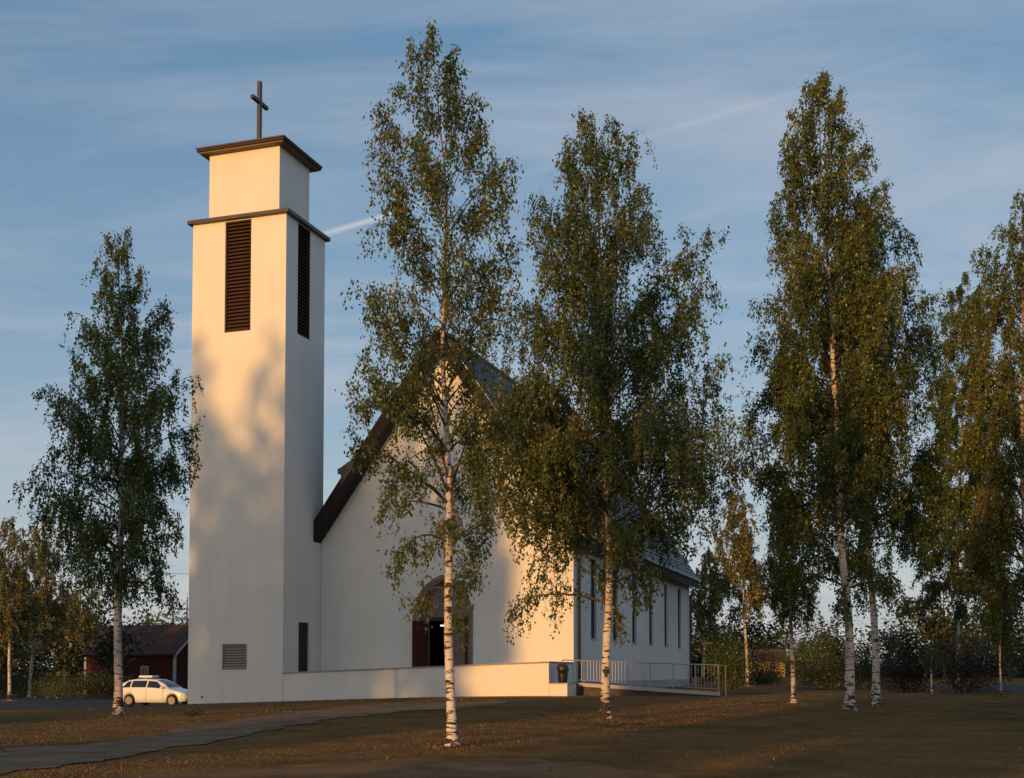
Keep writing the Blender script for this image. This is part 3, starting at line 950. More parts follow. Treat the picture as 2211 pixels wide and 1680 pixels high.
# ------------------------------------------------------------------ the birches in view
birch('birch nearest the left edge of the tower, in front of the white car',
      [(253, 1548), (258, 1300), (262, 1000), (262, 700), (255, 472)],
      [(475, 250, 262, .6), (500, 205, 280), (551, 208, 314), (602, 193, 344), (678, 136, 376), (725, 140, 365), (771, 87, 403), (848, 89, 437), (912, 112, 433), (954, 120, 446),
       (1018, 81, 424), (1047, 53, 390), (1098, 51, 380), (1200, 80, 380), (1260, 150, 395), (1295, 215, 405, .7)],
      35000, .19, LEAF_GREEN, 11, leaf_len=.105, n_br=82, wide=1.0)
birch('tallest birch in the middle, its trunk crossing the arched church door',
      [(975, 1615), (972, 1400), (970, 1250), (965, 1000), (960, 800), (962, 600), (960, 400), (945, 200), (935, 58)],
      [(60, 925, 947), (100, 855, 1008), (170, 838, 1005), (250, 803, 1060), (300, 800, 1105), (400, 782, 1122), (500, 802, 1110, .8), (570, 800, 1100, .7), (600, 732, 1105, .8),
       (700, 730, 1105, .8), (800, 735, 1110, .75), (900, 725, 1110, .75), (980, 740, 1090, .7), (1100, 765, 1060, .55), (1200, 752, 1040, .5), (1300, 800, 1010, .35), (1385, 815, 985, .2)],
      22000, .118, LEAF_OLIVE, 22, leaf_len=.074, n_br=84, hang=.5, wide=1.05, inner=.52)
birch('dense dark birch in front of the church side wall and ramp railing',
      [(1306, 1555), (1314, 1300), (1312, 1100), (1308, 900), (1300, 600), (1290, 400), (1281, 228)],
      [(228, 1268, 1290), (264, 1230, 1358), (319, 1198, 1425), (398, 1163, 1435), (470, 1146, 1465), (513, 1156, 1535), (561, 1174, 1514), (610, 1172, 1504), (658, 1126, 1514),
       (731, 1097, 1504), (792, 1080, 1514), (913, 1074, 1558), (992, 1070, 1592), (1095, 1072, 1545, .9), (1160, 1080, 1500, .55), (1230, 1080, 1430, .35), (1300, 1085, 1380, .25), (1350, 1120, 1345, .15)],
      80000, .158, LEAF_OLIVE, 33, leaf_len=.09, n_br=125, tint=-.06, wide=1.2)
birch('slender leaning birch with orange lit trunk, left of the tall pair at right',
      [(1712, 1520), (1708, 1300), (1706, 1150), (1700, 1025)],
      [(1035, 1690, 1712), (1080, 1652, 1735), (1150, 1655, 1758), (1220, 1642, 1768), (1300, 1652, 1772), (1340, 1690, 1765)],
      9000, .115, LEAF_OLIVE, 44, leaf_len=.10, n_br=40)
birch('tall birch with the thicker pale trunk, front one of the pair at right',
      [(1837, 1535), (1830, 1300), (1815, 1100), (1800, 800), (1790, 650), (1775, 400), (1766, 140)],
      [(140, 1755, 1775), (175, 1722, 1820), (219, 1717, 1850), (264, 1680, 1840), (300, 1677, 1885), (341, 1668, 1885), (396, 1683, 1905), (451, 1677, 1920), (534, 1655, 1930), (589, 1624, 1940),
       (699, 1620, 1950), (782, 1638, 1950), (848, 1618, 1955), (903, 1588, 1955), (975, 1586, 1950), (1060, 1640, 1960, .7), (1150, 1662, 1950, .5), (1250, 1690, 1940, .35), (1320, 1765, 1900, .15)],
      70000, .185, LEAF_OLIVE, 55, leaf_len=.098, n_br=120, inner=.42)
birch('birch with black banded trunk, rear one of the tall pair at right',
      [(1892, 1525), (1885, 1300), (1870, 1100), (1862, 800), (1862, 600), (1865, 400)],
      [(400, 1855, 1880), (450, 1810, 1936), (534, 1800, 1991), (589, 1790, 2003), (644, 1775, 2013), (782, 1765, 2022), (900, 1755, 2025), (1000, 1755, 2030, .9), (1150, 1765, 2048, .7), (1250, 1785, 2040, .4), (1320, 1835, 1960, .15)],
      46000, .175, LEAF_GREEN, 66, leaf_len=.10, n_br=85)
birch('shaded birch behind the gap between the right-hand birches',
      [(2066, 1486), (2068, 1200), (2080, 800), (2088, 585)],
      [(585, 2078, 2100), (650, 2025, 2150), (760, 2015, 2175), (900, 2005, 2195), (1050, 1995, 2210), (1200, 1965, 2195), (1290, 1945, 2110), (1335, 1960, 2070, .5)],
      62000, .15, LEAF_GREEN, 77, leaf_len=.145, n_br=95)
birch('birch cut off by the right edge of the picture, crown glowing orange',
      [(2236, 1532), (2215, 1200), (2207, 800), (2207, 600), (2213, 415)],
      [(415, 2200, 2226), (460, 2160, 2270), (500, 2122, 2300), (560, 2088, 2325), (650, 2092, 2335), (800, 2092, 2350), (950, 2082, 2350), (1100, 2065, 2360), (1250, 2082, 2350), (1330, 2125, 2300, .4)],
      46000, .17, LEAF_OLIVE, 88, leaf_len=.10, n_br=85, tint=.12)
birch('thin young birch standing at the roadside, far right',
      [(2163, 1506), (2160, 1430), (2158, 1330), (2156, 1190)],
      [(1195, 2148, 2164), (1250, 2120, 2196), (1310, 2112, 2206), (1350, 2118, 2198), (1385, 2138, 2178)],
      5000, .06, LEAF_GREEN, 99, leaf_len=.10, n_br=30)
birch('yellowing birch beyond the ramp, right of the church',
      [(1614, 1458), (1606, 1300), (1594, 1052)],
      [(1055, 1585, 1605), (1080, 1562, 1622), (1150, 1547, 1638), (1220, 1542, 1643), (1280, 1525, 1655), (1325, 1545, 1638, .6)],
      11000, .15, LEAF_YELLOW, 110, D=82, leaf_len=.16, n_br=52, hang=.8, group='yellowing birches in the background')
birch('yellowing birch just behind the far corner of the church',
      [(1518, 1462), (1522, 1300), (1526, 1175)],
      [(1178, 1518, 1534), (1220, 1500, 1548), (1280, 1490, 1556), (1330, 1494, 1550), (1370, 1505, 1540)],
      6000, .13, LEAF_YELLOW, 121, D=100, leaf_len=.17, n_br=36, hang=.8, group='yellowing birches in the background')
birch('yellowing birch with straight pale trunk at the left edge of the picture',
      [(20, 1488), (22, 1300), (16, 1110)],
      [(1112, 6, 28), (1150, -40, 62), (1250, -62, 82), (1340, -52, 86), (1390, -20, 60, .4)],
      10000, .15, LEAF_YELLOW, 132, D=82, leaf_len=.16, n_br=50, hang=.9, group='yellowing birches in the background')
birch('yellowing forked birch second from the left edge',
      [(64, 1452), (72, 1380), (88, 1250), (95, 1108)],
      [(1110, 85, 107), (1160, 42, 152), (1250, 32, 196), (1330, 62, 215), (1395, 90, 190, .5)],
      12000, .16, LEAF_YELLOW, 143, D=92, leaf_len=.17, n_br=52, hang=.9, group='yellowing birches in the background')
birch('spindly white stemmed birch sapling beside the reddish shrubs',
      [(2013, 1488), (2011, 1430), (2016, 1375)],
      [(1380, 2008, 2024), (1400, 1995, 2052), (1425, 1995, 2062), (1445, 2003, 2040)],
      330, .07, LEAF_GREEN, 154, D=60, leaf_len=.11, n_br=18, hang=.4)

# birches standing to the left, outside the frame; the evening sun throws their shade on the tower and lawn
def metric_birch(label, x, y, h, w, seed, n_leaf, lean=0.0, low=.22):
    env = [(h * low, -w * .45, w * .45), (h * .35, -w * .95, w * .95), (h * .5, -w, w), (h * .68, -w * .8, w * .8), (h * .85, -w * .48, w * .48), (h * .95, -w * .2, w * .2), (h, -.08, .08)]
    birch(label, [(0, 0), (lean * .5, h * .5), (lean, h)], env, n_leaf, .010 * h, LEAF_GREEN, seed, base=(x, y), leaf_len=.21, n_br=80, hang=.85,
          group='birches outside the frame on the sunny side')
def from_sun(q, m):
    """ground place at sideways distance q and distance m towards the sun"""
    return (q * math.cos(SUN_AZ) - m * math.sin(SUN_AZ), -q * math.sin(SUN_AZ) - m * math.cos(SUN_AZ))
SHADE = [
    ('birch outside the frame whose crown shades the left edge of the tower', -42.9, 38, 27.0, 3.7, .10),
    ('birch outside the frame whose crown shades the tower corner', -38.6, 44, 27.6, 3.7, .10),
    ('birch outside the frame that shades the left half of the gable', -35.9, 36, 26.2, 3.2, .12),
    ('birch outside the frame that shades the portal and gable top', -34.0, 46, 25.6, 2.3, .15),
    ('tall bare-stemmed birch outside the frame that shades the gable right of the portal', -31.0, 44, 25.5, 2.3, .37),
    ('slim birch outside the frame shading the right of the portal', -29.7, 40, 22.5, 1.7, .42),
    ('birch outside the frame, a row behind the two that shade the tower', -41.0, 60, 24.5, 3.4, .08),
    ('birch outside the frame, a row behind, shading the tower corner below the roof', -37.2, 62, 24.0, 3.2, .08),
    ('birch outside the frame that shades the left lawn and path', -20.0, 8, 11.0, 2.4, .2),
    ('small birch outside the frame that shades the right-hand trunks', -8.9, 26, 17.0, 2.6, .12),
    ('birch outside the frame that lays a shadow band across the lawn', -4.0, 34, 12.0, 2.0, .25),
    ('birch outside the frame that shades the trees at the right edge', -4.6, 22, 16.5, 2.4, .12),
    ('young birch outside the frame, nearest the path', -18.0, 20, 9.0, 1.8, .2),
    ('birch outside the frame that shades the front of the red barn', -76.0, -48, 13.0, 4.2, .12),
    ('second birch outside the frame that shades the red barn', -81.5, -46, 13.0, 4.2, .12),
]
for k, (lb, q, m_, h, w, lo_) in enumerate(SHADE):
    x, y = from_sun(q, m_)
    metric_birch(lb, x, y, h, w, 300 + k, 36000 if k < 3 or 5 < k < 8 else 22000, low=lo_)

# ------------------------------------------------------------------ parked car
PAINT = simple('white_car_paint', (.78, .77, .74), .25, .03, 2.0, .5)
TYRE = simple('tyre_rubber', (.02, .02, .021), .85, .3, 8.0, .2)
RIM = simple('wheel_rim', (.19, .18, .17), .35, .1, 4.0, .5, metal=.5)
CARGLASS = glass('car_glass', (.018, .02, .022))
WHITE_PLATE = simple('plate_white', (.6, .6, .58), .5, .05)
REDLIGHT = simple('tail_light', (.22, .012, .010), .3, .1, 4.0, .5)
CLEAR = simple('head_light', (.55, .55, .55), .15, .1, 4.0, .6)
cpt = at(318, 1528, 68.0)
cx0, cy0 = cpt.x + .62, 68.0
car = tag(empty('parked_car', (cx0, cy0, float(gz(cx0, cy0)) + .02), -R(16)),
          'white hatchback with a roof box parked behind the tower foot', 'car')
# body as a loft: stations along x, each a half section from sill to roof line
CXS = np.array([-2.12, -2.06, -1.85, -1.50, -1.0, -.4, .2, .7, 1.05, 1.45, 1.80, 2.02, 2.12])
C_LOW = np.array([.42, .27, .22, .20, .19, .19, .19, .19, .20, .21, .23, .28, .42])
C_BELT = np.array([.74, .93, .96, .97, .97, .965, .95, .93, .90, .845, .77, .68, .58])
C_WID = np.array([.66, .78, .83, .855, .86, .86, .86, .855, .845, .83, .78, .68, .52])
C_TOP = np.array([.75, .98, 1.24, 1.40, 1.465, 1.475, 1.43, 1.22, .96, .875, .79, .69, .59])
C_TW = np.array([.55, .62, .60, .60, .61, .61, .60, .62, .70, .66, .60, .5, .4])
def station(x):
    f_ = lambda a: float(np.interp(x, CXS, a))
    return f_(C_LOW), f_(C_BELT), f_(C_WID), f_(C_TOP), f_(C_TW)
def cabin_pt(x, t, sgn, off=0.0):
    lo_, be, wi, to, tw = station(x)
    y = wi - .035 + (tw - wi + .035) * t ** 1.25
    return (x, sgn * (y + off), be + (to - be) * t)
xs = np.unique(np.r_[np.linspace(-2.12, 2.12, 61), CXS])
nb = 13
def section(x):
    lo_, be, wi, to, tw = station(x)
    arch_ = 0.0
    for xw in (-1.32, 1.30):
        if abs(x - xw) < .36:
            arch_ = max(arch_, .30 + math.sqrt(.36 ** 2 - (x - xw) ** 2))
    l2 = max(lo_, arch_)
    pts_ = [(wi * .55, l2), (wi * .96, l2 + .01), (wi * .995, l2 + (be - l2) * .35), (wi, l2 + (be - l2) * .62), (wi - .012, l2 + (be - l2) * .9), (wi - .035, be)]
    for t in (.15, .4, .65, .85, .96):
        _, y_, z_ = cabin_pt(x, t, 1)
        pts_.append((y_, z_))
    pts_ += [(tw * .72, to + .012), (0, to + .025)]
    return pts_
verts, faces = [], []
for x in xs:
    sct = section(float(x))
    ring = [(float(x), -y_, z_) for y_, z_ in sct] + [(float(x), y_, z_) for y_, z_ in sct[-2::-1]]
    verts += ring
k_ = len(ring)
for i_ in range(len(xs) - 1):
    for q_ in range(k_):
        a_, c_ = i_ * k_ + q_, i_ * k_ + (q_ + 1) % k_
        faces.append((a_, c_, c_ + k_, a_ + k_))
link('body', np_mesh('body', verts, faces, PAINT, smooth=True), car)
for e_ in (0, len(xs) - 1):
    MB().poly([verts[e_ * k_ + q_] for q_ in range(k_)]).build('end_panel', PAINT, car)
def glass_patch(name, sgn, x0, x1, X0, X1, t0=.10, t1=.82):
    m_ = MB()
    nx_ = 6
    for a in range(nx_):
        for b_ in range(3):
            def P_(i_, j_):
                t = t0 + (t1 - t0) * j_ / 3
                xa, xb = x0 + (X0 - x0) * j_ / 3, x1 + (X1 - x1) * j_ / 3
                return cabin_pt(xa + (xb - xa) * i_ / nx_, t, sgn, .008)
            m_.poly([P_(a, b_), P_(a + 1, b_), P_(a + 1, b_ + 1), P_(a, b_ + 1)])
    m_.build(name, CARGLASS, car, smooth=True)
for sgn in (-1, 1):
    glass_patch('side_window', sgn, -1.82, -1.28, -1.50, -1.26)
    glass_patch('side_window', sgn, -1.20, -.30, -1.18, -.28)
    glass_patch('side_window', sgn, -.22, .86, -.20, .36)
    MB().box(.66, .82, sgn * .90 - .08, sgn * .90 + .08, .95, 1.06).build('mirror', PAINT, car, bevel=.03)
    MB().prism([(1.86, sgn * .48), (2.075, sgn * .42), (2.05, sgn * .62), (1.84, sgn * .755)], 'z', .565, .665).build('headlight', CLEAR, car)
    MB().prism([(-2.05, sgn * .55), (-2.115, sgn * .55), (-2.10, sgn * .70), (-1.93, sgn * .825), (-1.90, sgn * .80)], 'z', .70, .93).build('tail_light', REDLIGHT, car)
    for xh in (-.98, -.02):
        MB().box(xh - .09, xh + .09, sgn * .872 - .012, sgn * .872 + .012, .80, .825).build('door_handle', PAINT, car)
    for xg in (-1.24, -.26, .78):
        MB().box(xg - .006, xg + .006, sgn * .862 - .004, sgn * .862 + .004, .32, .90).build('panel_gap', DARKMETAL, car)
def cross_patch(name, xa, xb):
    m_ = MB()
    for a in range(5):
        for b_ in range(6):
            def P_(i_, j_):
                x = xa + (xb - xa) * i_ / 5
                lo_, be, wi, to, tw = station(x)
                return (x, (j_ / 3 - 1) * tw * .90, to + .032 - .02 * abs(j_ / 3 - 1) ** 3)
            m_.poly([P_(a, b_), P_(a + 1, b_), P_(a + 1, b_ + 1), P_(a, b_ + 1)])
    m_.build(name, CARGLASS, car, smooth=True)
cross_patch('windscreen', .30, .98)
cross_patch('rear_window', -2.02, -1.62)
MB().box(-1.05, -.20, -.36, .36, 1.535, 1.66).build('roof_box', PAINT, car, bevel=.05)
MB().box(-.92, -.87, -.55, .55, 1.46, 1.535).box(-.40, -.35, -.55, .55, 1.46, 1.535).build('roof_bar', DARKMETAL, car)
MB().box(2.09, 2.135, -.36, .36, .44, .53).build('grille', DARKMETAL, car)
MB().box(2.122, 2.14, -.26, .26, .34, .41).build('number_plate', WHITE_PLATE, car)
for xw in (-1.32, 1.30):
    for sgn in (-1, 1):
        t_ = MB()
        pr = [(.31 * math.cos(2 * math.pi * k / 20), .31 * math.sin(2 * math.pi * k / 20)) for k in range(20)]
        y0, y1 = sorted((sgn * .64, sgn * .845))
        t_.prism([(xw + p, .31 + q) for p, q in pr], 'y', y0, y1)
        w_ = t_.build('wheel', TYRE, car, bevel=.03)
        y0, y1 = sorted((sgn * .845, sgn * .858))
        MB().prism([(xw + p * .68, .31 + q * .68) for p, q in pr], 'y', y0, y1).build('rim', RIM, w_)

# ------------------------------------------------------------------ outbuildings
REDPAINT = wood('falun_red_boards', (.058, .012, .010), .85, along=(9, 9, .6))
REDROOF = simple('old_roof_tiles', (.055, .032, .027), .8, .35, 2.5, .2, bmp=.4)
WHITEPAINT = simple('white_trim_paint', (.36, .34, .32), .7, .1, 3.0, .3)
YELLOWPAINT = wood('yellow_boards', (.42, .27, .09), .8, along=(9, 9, .6))
def cottage(name, label, loc, rz, L, Wd, eave, ridge, wall_m, roof_m, wins):
    """front wall on local y = 0, length along -x from the front right corner at the origin"""
    r_ = tag(empty(name, loc, rz), label, 'building')
    b_ = MB()
    prof = [(0, -.4), (Wd, -.4), (Wd, eave), (Wd / 2, ridge), (0, eave)]
    b_.prism(prof, 'x', -L, 0)
    wl_ = b_.build('wall', wall_m, r_)
    n = int(L / .32)
    for k in range(n):                         # upright cover boards on the front
        x = -L + (k + .5) * L / n
        MB().box(x - .03, x + .03, -.03, -.002, 0, eave - .05).build('board', wall_m, wl_)
    for k in range(int(Wd / .32)):
        y = (k + .5) * .32
        MB().box(.002, .03, y - .03, y + .03, 0, eave + (ridge - eave) * (1 - abs(2 * y / Wd - 1)) - .1).build('board', wall_m, wl_)
    for sgn in (0, 1):
        s_ = (ridge - eave) / (Wd / 2)
        o = .45
        if sgn == 0:
            pr = [(-o, eave - s_ * o), (Wd / 2, ridge), (Wd / 2, ridge + .16), (-o, eave - s_ * o + .16)]
        else:
            pr = [(Wd + o, eave - s_ * o), (Wd / 2, ridge), (Wd / 2, ridge + .16), (Wd + o, eave - s_ * o + .16)]
        rr_ = MB().prism(pr, 'x', -L - .4, .4).build('roof', roof_m, r_)
        if sgn == 0:
            MB().prism([(-o, eave - s_ * o - .06), (Wd / 2, ridge - .06), (Wd / 2, ridge + .15), (-o, eave - s_ * o + .15)], 'x', .402, .46).build('barge_board', WHITEPAINT, rr_)
    MB().box(-.14, .06, -.06, .14, -.2, eave - .02).build('corner_board', WHITEPAINT, r_)
    MB().box(-L - .06, -L + .14, -.06, .14, -.2, eave - .02).build('corner_board', WHITEPAINT, r_)
    for (x0, x1, z0, z1) in wins:
        f_ = MB()
        for (a0, a1, c0, c1) in ((x0 - .1, x0, z0 - .1, z1 + .1), (x1, x1 + .1, z0 - .1, z1 + .1), (x0, x1, z0 - .1, z0), (x0, x1, z1, z1 + .1), ((x0 + x1) / 2 - .03, (x0 + x1) / 2 + .03, z0, z1)):
            f_.box(a0, a1, -.07, -.004, c0, c1)
        f_ = f_.build('window', WHITEPAINT, r_)
        MB().box(x0, x1, -.036, -.034, z0, z1).build('pane', GLASS, f_)
    return r_
p = at(378, 1398, 108)
cottage('red_barn', 'dark red wooden barn with white corner board behind the left birch', (p.x, 108, float(gz(p.x, 108))), -R(20), 9.5, 6.5, 3.75, 6.1, REDPAINT, REDROOF, [(-3.4, -2.8, 1.7, 2.4)])
p = at(1694, 1424, 190)
cottage('yellow_house', 'small far yellow house with reddish roof, behind the slender leaning birch', (p.x, 190, float(gz(p.x, 190))), -R(8), 6.2, 5, 2.7, 4.3, YELLOWPAINT, simple('red_tile_roof', (.11, .055, .04), .7, .3, 2.0, .2), [(-4.9, -4.1, 1.2, 2.3), (-2.2, -1.4, 1.2, 2.3)])

# ------------------------------------------------------------------ shrubs, background trees, forest
def shrub(name, label, x, y, rx, h, n, material, seed, leaf_len=.105, group='shrubs in the background', stems=7, cat='shrub'):
    rng = np.random.default_rng(seed)
    root = tag(empty(name, (x, y, float(gz(x, y)))), label, cat, group)
    segs, cl_ = [], []
    for k in range(stems):
        a = k * 2.4 + rng.uniform(0, 1)
        rr = rx * rng.uniform(.25, .95)
        tip = np.array([rr * math.cos(a), rr * math.sin(a), h * rng.uniform(.55, 1.0) * (1 - .35 * rr / rx)])
        st = np.array([.12 * rx * math.cos(a), .12 * rx * math.sin(a), -.1])
        mid = (st + tip) / 2 + np.array([0, 0, .12 * h])
        segs.append((np.array([st, mid, tip]), np.array([.03, .02, .008]) * (h / 2.5)))
        for t in (.35, .55, .75, 1.0):
            cl_.append(((1 - t) ** 2 * st + 2 * t * (1 - t) * mid + t * t * tip, rng.normal()))
    v, f = tubes_np(segs, 5)
    link('stems', np_mesh('stems', v, f, TWIG, smooth=True), root)
    n = int(n * (1.6 if h > 1 else 1))
    idx = rng.integers(0, len(cl_), n)
    C = np.array([c[0] for c in cl_])[idx]
    tn = np.array([c[1] for c in cl_])[idx]
    P = C + rng.normal(0, 1, (n, 3)) * np.array([rx * .26, rx * .26, h * .15])
    P[:, 2] = np.abs(P[:, 2]) + .02
    v, f = leaf_quads(P, leaf_len, rng, hang=.15)
    tag(link('foliage', np_mesh('foliage', v, f, material, tint=np.clip(.45 + .15 * tn + rng.normal(0, .2, n), 0, 1)), root), kind='stuff')
    return root
def sh(label, u, v, D, rx, h, n, material, seed, **kw):
    p_ = at(u, v, D)
    return shrub(kw.pop('name', 'shrub'), label, p_.x, D, rx, h, n, material, seed, **kw)
sh('dark reddish shrub right of the black banded birch trunk', 1965, 1470, 66, 1.7, 2.6, 3600, LEAF_RED, 401)
sh('large dark reddish bush at the far right, before the road', 2078, 1478, 64, 2.3, 3.0, 5200, LEAF_RED, 402)
sh('dark green bush between the two tall right-hand trunks', 1862, 1470, 74, 1.9, 2.6, 3200, LEAF_DARK, 403)
sh('low dark bush left of the thicker pale trunk', 1790, 1472, 72, 1.8, 2.0, 3000, LEAF_DARK, 404)
sh('upright green bush right of the ramp railing end', 1572, 1470, 72, 1.5, 3.6, 3800, LEAF_GREEN, 405)
sh('dark bush behind the railing end, below the yellowing birch', 1630, 1470, 88, 2.4, 2.8, 3600, LEAF_DARK, 406)
sh('olive bush left of the slender leaning birch', 1655, 1470, 96, 1.4, 1.2, 3000, LEAF_GREEN, 407)
sh('bushy olive clump just right of the slender leaning birch', 1742, 1470, 90, 2.6, 4.4, 5200, LEAF_GREEN, 408)
sh('dark clipped bush in front of the red barn', 330, 1468, 92, 2.4, 1.5, 3200, LEAF_DARK, 409)
sh('low dark bush left of the red barn', 225, 1478, 90, 2.0, 1.9, 3000, LEAF_DARK, 410)
sh('grey green reedy bush beside the left road', 150, 1484, 90, 2.6, 2.2, 3600, LEAF_GREEN, 411)
sh('dark bush between the two yellowing birches at left', 45, 1480, 96, 2.6, 2.6, 3400, LEAF_DARK, 412)
sh('shadowy bush at the left edge of the picture', -20, 1480, 92, 2.4, 2.4, 3200, LEAF_DARK, 413)
sh('small tuft of weeds by the gravel path', 418, 1562, 41.0, .34, .22, 240, LEAF_DARK, 414, leaf_len=.07, name='weed_tuft', stems=5, cat='weeds', group='weed tufts')

def spruce_mesh(h, r, seed, n=900):
    rng = np.random.default_rng(seed)
    z = h * (1 - rng.random(n) ** .5) * .96 + .03 * h
    lay = np.round(z / (h * .045)) * h * .045
    rad = r * (1 - lay / h) * rng.uniform(.25, 1.05, n)
    az = rng.uniform(0, 6.283, n)
    P = np.stack([rad * np.cos(az), rad * np.sin(az), lay - rad * .32 + rng.normal(0, .1, n)], 1)
    out = np.stack([np.cos(az), np.sin(az), np.full(n, -.45)], 1)
    tn = np.stack([-np.sin(az), np.cos(az), rng.normal(0, .25, n)], 1)
    ln = (r * .34 * rng.uniform(.6, 1.3, n) * (1.15 - lay / h))[:, None]
    V = np.stack([P - tn * ln * .3, P + tn * ln * .3, P + out * ln + tn * ln * .18, P + out * ln - tn * ln * .18], 1).reshape(-1, 3)
    return V, np.arange(4 * n).reshape(n, 4), np.clip(rng.normal(.35, .2, n), 0, 1)
def round_mesh(h, r, seed, n=1300):
    rng = np.random.default_rng(seed)
    k = 16
    C = rng.normal(0, 1, (k, 3)) * np.array([r * .42, r * .42, h * .17]) + np.array([0, 0, h * .62])
    i = rng.integers(0, k, n)
    P = C[i] + rng.normal(0, 1, (n, 3)) * np.array([r * .22, r * .22, h * .085])
    P = P[(P[:, 2] > h * .12) & (P[:, 2] < h)]
    V, Fq = leaf_quads(P, h * .045, rng, hang=.2, wide=.8)
    return V, Fq, np.clip(.5 + rng.normal(0, .2, len(P)) + .12 * rng.normal(0, 1, k)[i[:len(P)]], 0, 1)
KINDS = [spruce_mesh(12, 2.3, 501), spruce_mesh(14, 2.6, 502), round_mesh(10, 3.6, 503), round_mesh(8.5, 3.3, 504), spruce_mesh(10, 2.0, 505), round_mesh(11, 3.2, 506)]
def bg_tree(label, u, v, D, kind, h, group='dark trees behind the outbuildings', material=LEAF_DARK, name='tree'):
    p_ = at(u, v, D)
    V, Fq, ti = KINDS[kind]
    base_h = (12, 14, 10, 8.5, 10, 11)[kind]
    k = h / base_h
    root = tag(empty(name, (p_.x, D, float(gz(p_.x, D)))), label, 'tree', group)
    o = link('crown', np_mesh('crown', V * k, Fq, material, tint=ti), root)
    tag(o, kind='stuff')
    v_, f_ = tubes_np([(np.array([[0, 0, -.2], [.05, 0, h * .4], [0, 0, h * .92]]), np.array([.022, .014, .003]) * h)], 7)
    link('trunk', np_mesh('trunk', v_, f_, TWIG, smooth=True), root)
bg_tree('dark broad tree behind the left end of the red barn', 205, 1470, 122, 2, 9.5)
bg_tree('dark bushy tree hiding the left end of the red barn', 238, 1470, 101, 3, 6.2)
bg_tree('dark spruce rising above the red barn roof', 372, 1470, 130, 0, 10.8, name='spruce_tree')
bg_tree('second dark spruce above the red barn, close to the tower', 402, 1470, 136, 4, 11.2, name='spruce_tree')
bg_tree('autumn tinted tree just above the red barn roof', 318, 1470, 126, 3, 8.6, material=LEAF_YELLOW)
bg_tree('dark tree between the yellowing birches and the barn', 140, 1470, 128, 5, 11.5)
bg_tree('dark tree at the far left behind the yellowing birches', 10, 1470, 130, 2, 10.5)
bg_tree('dark spruce just right of the far church corner', 1545, 1465, 130, 4, 8.0, name='spruce_tree', group='dark trees behind the church')
bg_tree('rounded dark tree below the yellowing birch beyond the ramp', 1608, 1465, 135, 3, 7.6, group='dark trees behind the church')
bg_tree('broad dark tree behind the right-hand bushes', 2040, 1470, 120, 2, 9.5, group='dark trees behind the church')
bg_tree('broad dark tree at the right edge beyond the road', 2180, 1470, 126, 5, 8.5, group='dark trees behind the church')

rng = np.random.default_rng(77)
fv, ff, ft, off = [], [], [], 0
spots = []
for k in range(520):
    ang = rng.uniform(-2.35, 2.35)                   # from hard left round to hard right; the sun's side stays open
    if -2.35 < ang < -1.15:
        continue
    rad = rng.uniform(185, 330)
    spots.append((rad * math.sin(ang), rad * math.cos(ang)))
for k in range(330):                                  # the wood's edge faces the church green
    ang, rad = rng.uniform(-.55, .62), rng.uniform(185, 285)
    spots.append((rad * math.sin(ang), rad * math.cos(ang)))
for (x, y) in spots:
    if -75 < x < -8 and y < 215:
        continue
    V, Fq, ti = KINDS[rng.integers(0, 6)]
    keep = rng.permutation(len(Fq))[:420]
    V4 = V.reshape(-1, 4, 3)[keep].reshape(-1, 3)
    k = rng.uniform(.7, 1.12)
    a = rng.uniform(0, 6.28)
    x0, y0, z0 = V4[:, 0] * k * 1.25, V4[:, 1] * k * 1.25, V4[:, 2] * k
    fv.append(np.stack([x + x0 * math.cos(a) - y0 * math.sin(a), y + x0 * math.sin(a) + y0 * math.cos(a), z0 + float(gz(x, y))], 1))
    ff.append(np.arange(len(V4)).reshape(-1, 4) + off)
    ft.append(ti[keep])
    off += len(V4)
tag(link('forest', np_mesh('forest', np.concatenate(fv), np.concatenate(ff), LEAF_DARK, tint=np.concatenate(ft))),
    'far dark forest edge of spruce and leafy trees along the horizon', 'forest', kind='stuff')

# ------------------------------------------------------------------ overhead line left of the tower
wp = [at(345, 1229, 100), at(420, 1232, 104)]
pole_a, pole_b = at(262, 1226, 97), at(560, 1236, 112)
for (pp, lb) in ((pole_a, 'wooden line pole hidden behind the left birch'), (pole_b, 'wooden line pole hidden behind the bell tower')):
    zg_ = float(gz(pp.x, pp.y))
    r_ = tag(empty('utility_pole', (pp.x, pp.y, zg_)), lb, 'pole', 'poles of the overhead line')
    MB().tube([(0, 0, -.3), (0, 0, pp.z - zg_ + .25)], [.13, .09], 8).build('pole', BROWNWOOD, r_)
    MB().box(-.5, .5, -.05, .05, pp.z - zg_ - .14, pp.z - zg_ - .04).build('cross_arm', BROWNWOOD, r_)
pts_w = [pole_a.lerp(pole_b, k / 12) + Vector((0, 0, -.35 * (1 - (2 * k / 12 - 1) ** 2))) for k in range(13)]
tag(MB().tube(pts_w, .018, 5).build('overhead_wire', DARKMETAL), 'thin dark overhead wire crossing the sky left of the tower', 'wire')

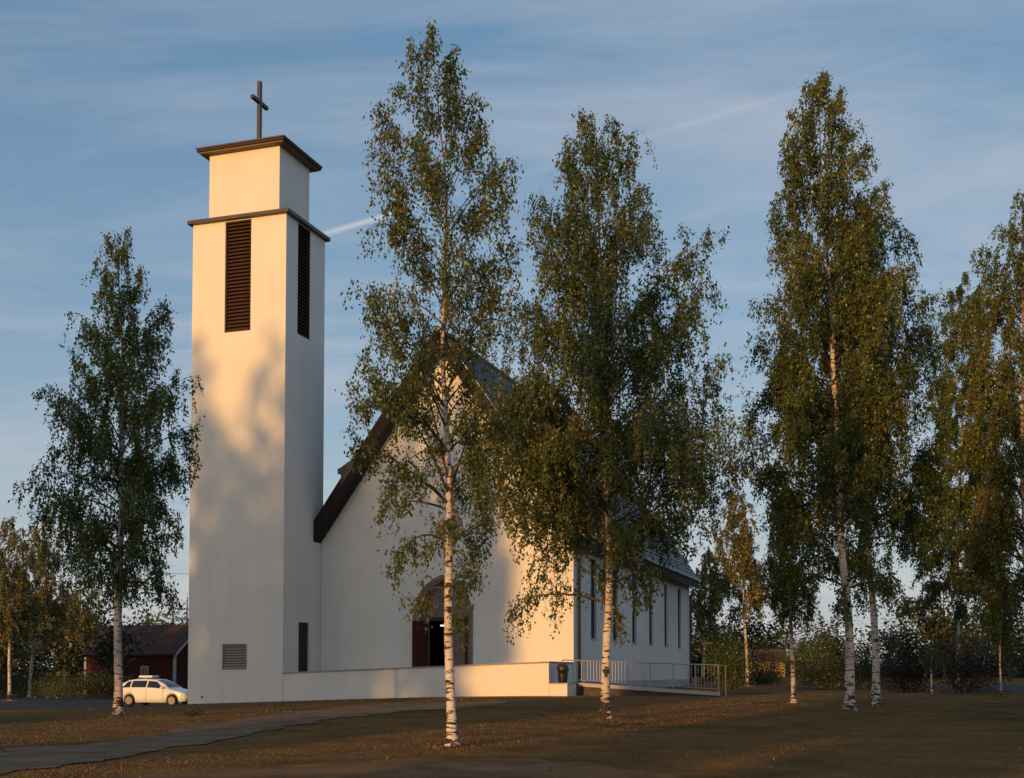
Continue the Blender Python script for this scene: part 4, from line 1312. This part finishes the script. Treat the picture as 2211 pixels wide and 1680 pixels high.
# ------------------------------------------------------------------ grass
def inside(poly, x, y):
    r_ = np.zeros(len(x), bool)
    n = len(poly)
    for i in range(n):
        x0, y0 = poly[i]
        x1, y1 = poly[(i + 1) % n]
        c = ((y0 > y) != (y1 > y)) & (x < (x1 - x0) * (y - y0) / (y1 - y0 + 1e-12) + x0)
        r_ ^= c
    return r_
rng = np.random.default_rng(9)
n = 170000
gy_ = 14 * (62 / 14) ** rng.random(n)
gx_ = rng.uniform(-.62, .62, n) * gy_
cs, sn = math.cos(-CR), math.sin(-CR)
ls = (gx_ - CX) * cs - (gy_ - CY) * sn
lt = (gx_ - CX) * sn + (gy_ - CY) * cs
ok = ~((inside(path_poly, gx_, gy_) & (rng.random(n) < .9)) | (inside(track_poly, gx_, gy_) & (rng.random(n) < .35)) | inside(road_poly, gx_, gy_))
ok &= ~((lt > -.05) & (lt < 36) & (ls > -5.4) & (ls < 14.4)) & ~((lt > 1.5) & (lt < 3.2) & (ls > 13) & (ls < 22.6))
patchy = np.sin(gx_ * .9 + 2 * np.sin(gy_ * .4)) * np.sin(gy_ * .7 + np.sin(gx_ * .6)) + np.clip(rng.normal(0, .5, n), -1.5, 1.5)
ok &= patchy > -.55
gx_, gy_, patchy = gx_[ok], gy_[ok], patchy[ok]
tuft = []
for bx_, by_, br_ in BASES:                          # longer grass round the foot of each trunk
    a_ = rng.uniform(0, 6.283, 260)
    d_ = br_ + np.abs(rng.normal(0, .22, 260))
    tuft.append(np.stack([bx_ + d_ * np.cos(a_), by_ + d_ * np.sin(a_)], 1))
tuft = np.concatenate(tuft)
gx_, gy_ = np.r_[gx_, tuft[:, 0]], np.r_[gy_, tuft[:, 1]]
patchy = np.r_[patchy, np.full(len(tuft), 3.0)]
n = len(gx_)
hgt = rng.uniform(.012, .034, n) * (1 + .25 * np.clip(patchy, -1, 1) + .9 * (patchy > 2.9)) * (1 + gy_ / 90)
az = rng.uniform(0, 6.283, n)
wd = .004 + .00022 * gy_
lean = rng.normal(0, .45, (n, 2)) * hgt[:, None]
b0 = np.stack([gx_, gy_, gz(gx_, gy_) - .01], 1)
wv = np.stack([np.cos(az) * wd, np.sin(az) * wd, np.zeros(n)], 1)
tip = b0 + np.concatenate([lean, hgt[:, None]], 1)
V = np.stack([b0 - wv, b0 + wv, tip], 1).reshape(-1, 3)
tg = np.clip(.42 + .22 * np.sin(gx_ * .33 + 1) * np.sin(gy_ * .21 + .5) + rng.normal(0, .12, n), 0, 1)
tag(link('grass', np_mesh('grass', V, np.arange(3 * n).reshape(n, 3), GRASS, tint=tg)),
    'short dry brownish grass covering the lawn', 'grass', kind='stuff')
# fallen leaves
n = 450
ly = 15 * (56 / 15) ** rng.random(n)
lx = rng.uniform(-.5, .5, n) * ly
ls = (lx - CX) * cs - (ly - CY) * sn
lt = (lx - CX) * sn + (ly - CY) * cs
k_ = ~((lt > -.1) & (ls > -5.5) & (ls < 23))
lx, ly = lx[k_], ly[k_]
V, Fq = leaf_quads(np.stack([lx, ly, gz(lx, ly) + .03], 1), .065, rng, hang=0)
V[:, 2] = np.maximum(V[:, 2], np.repeat(gz(lx, ly), 4) + .012)
tag(link('fallen_leaves', np_mesh('fallen_leaves', V, Fq, LEAF_YELLOW, tint=rng.random(len(lx)))),
    'scattered fallen yellow leaves on the lawn', 'leaves', kind='stuff')
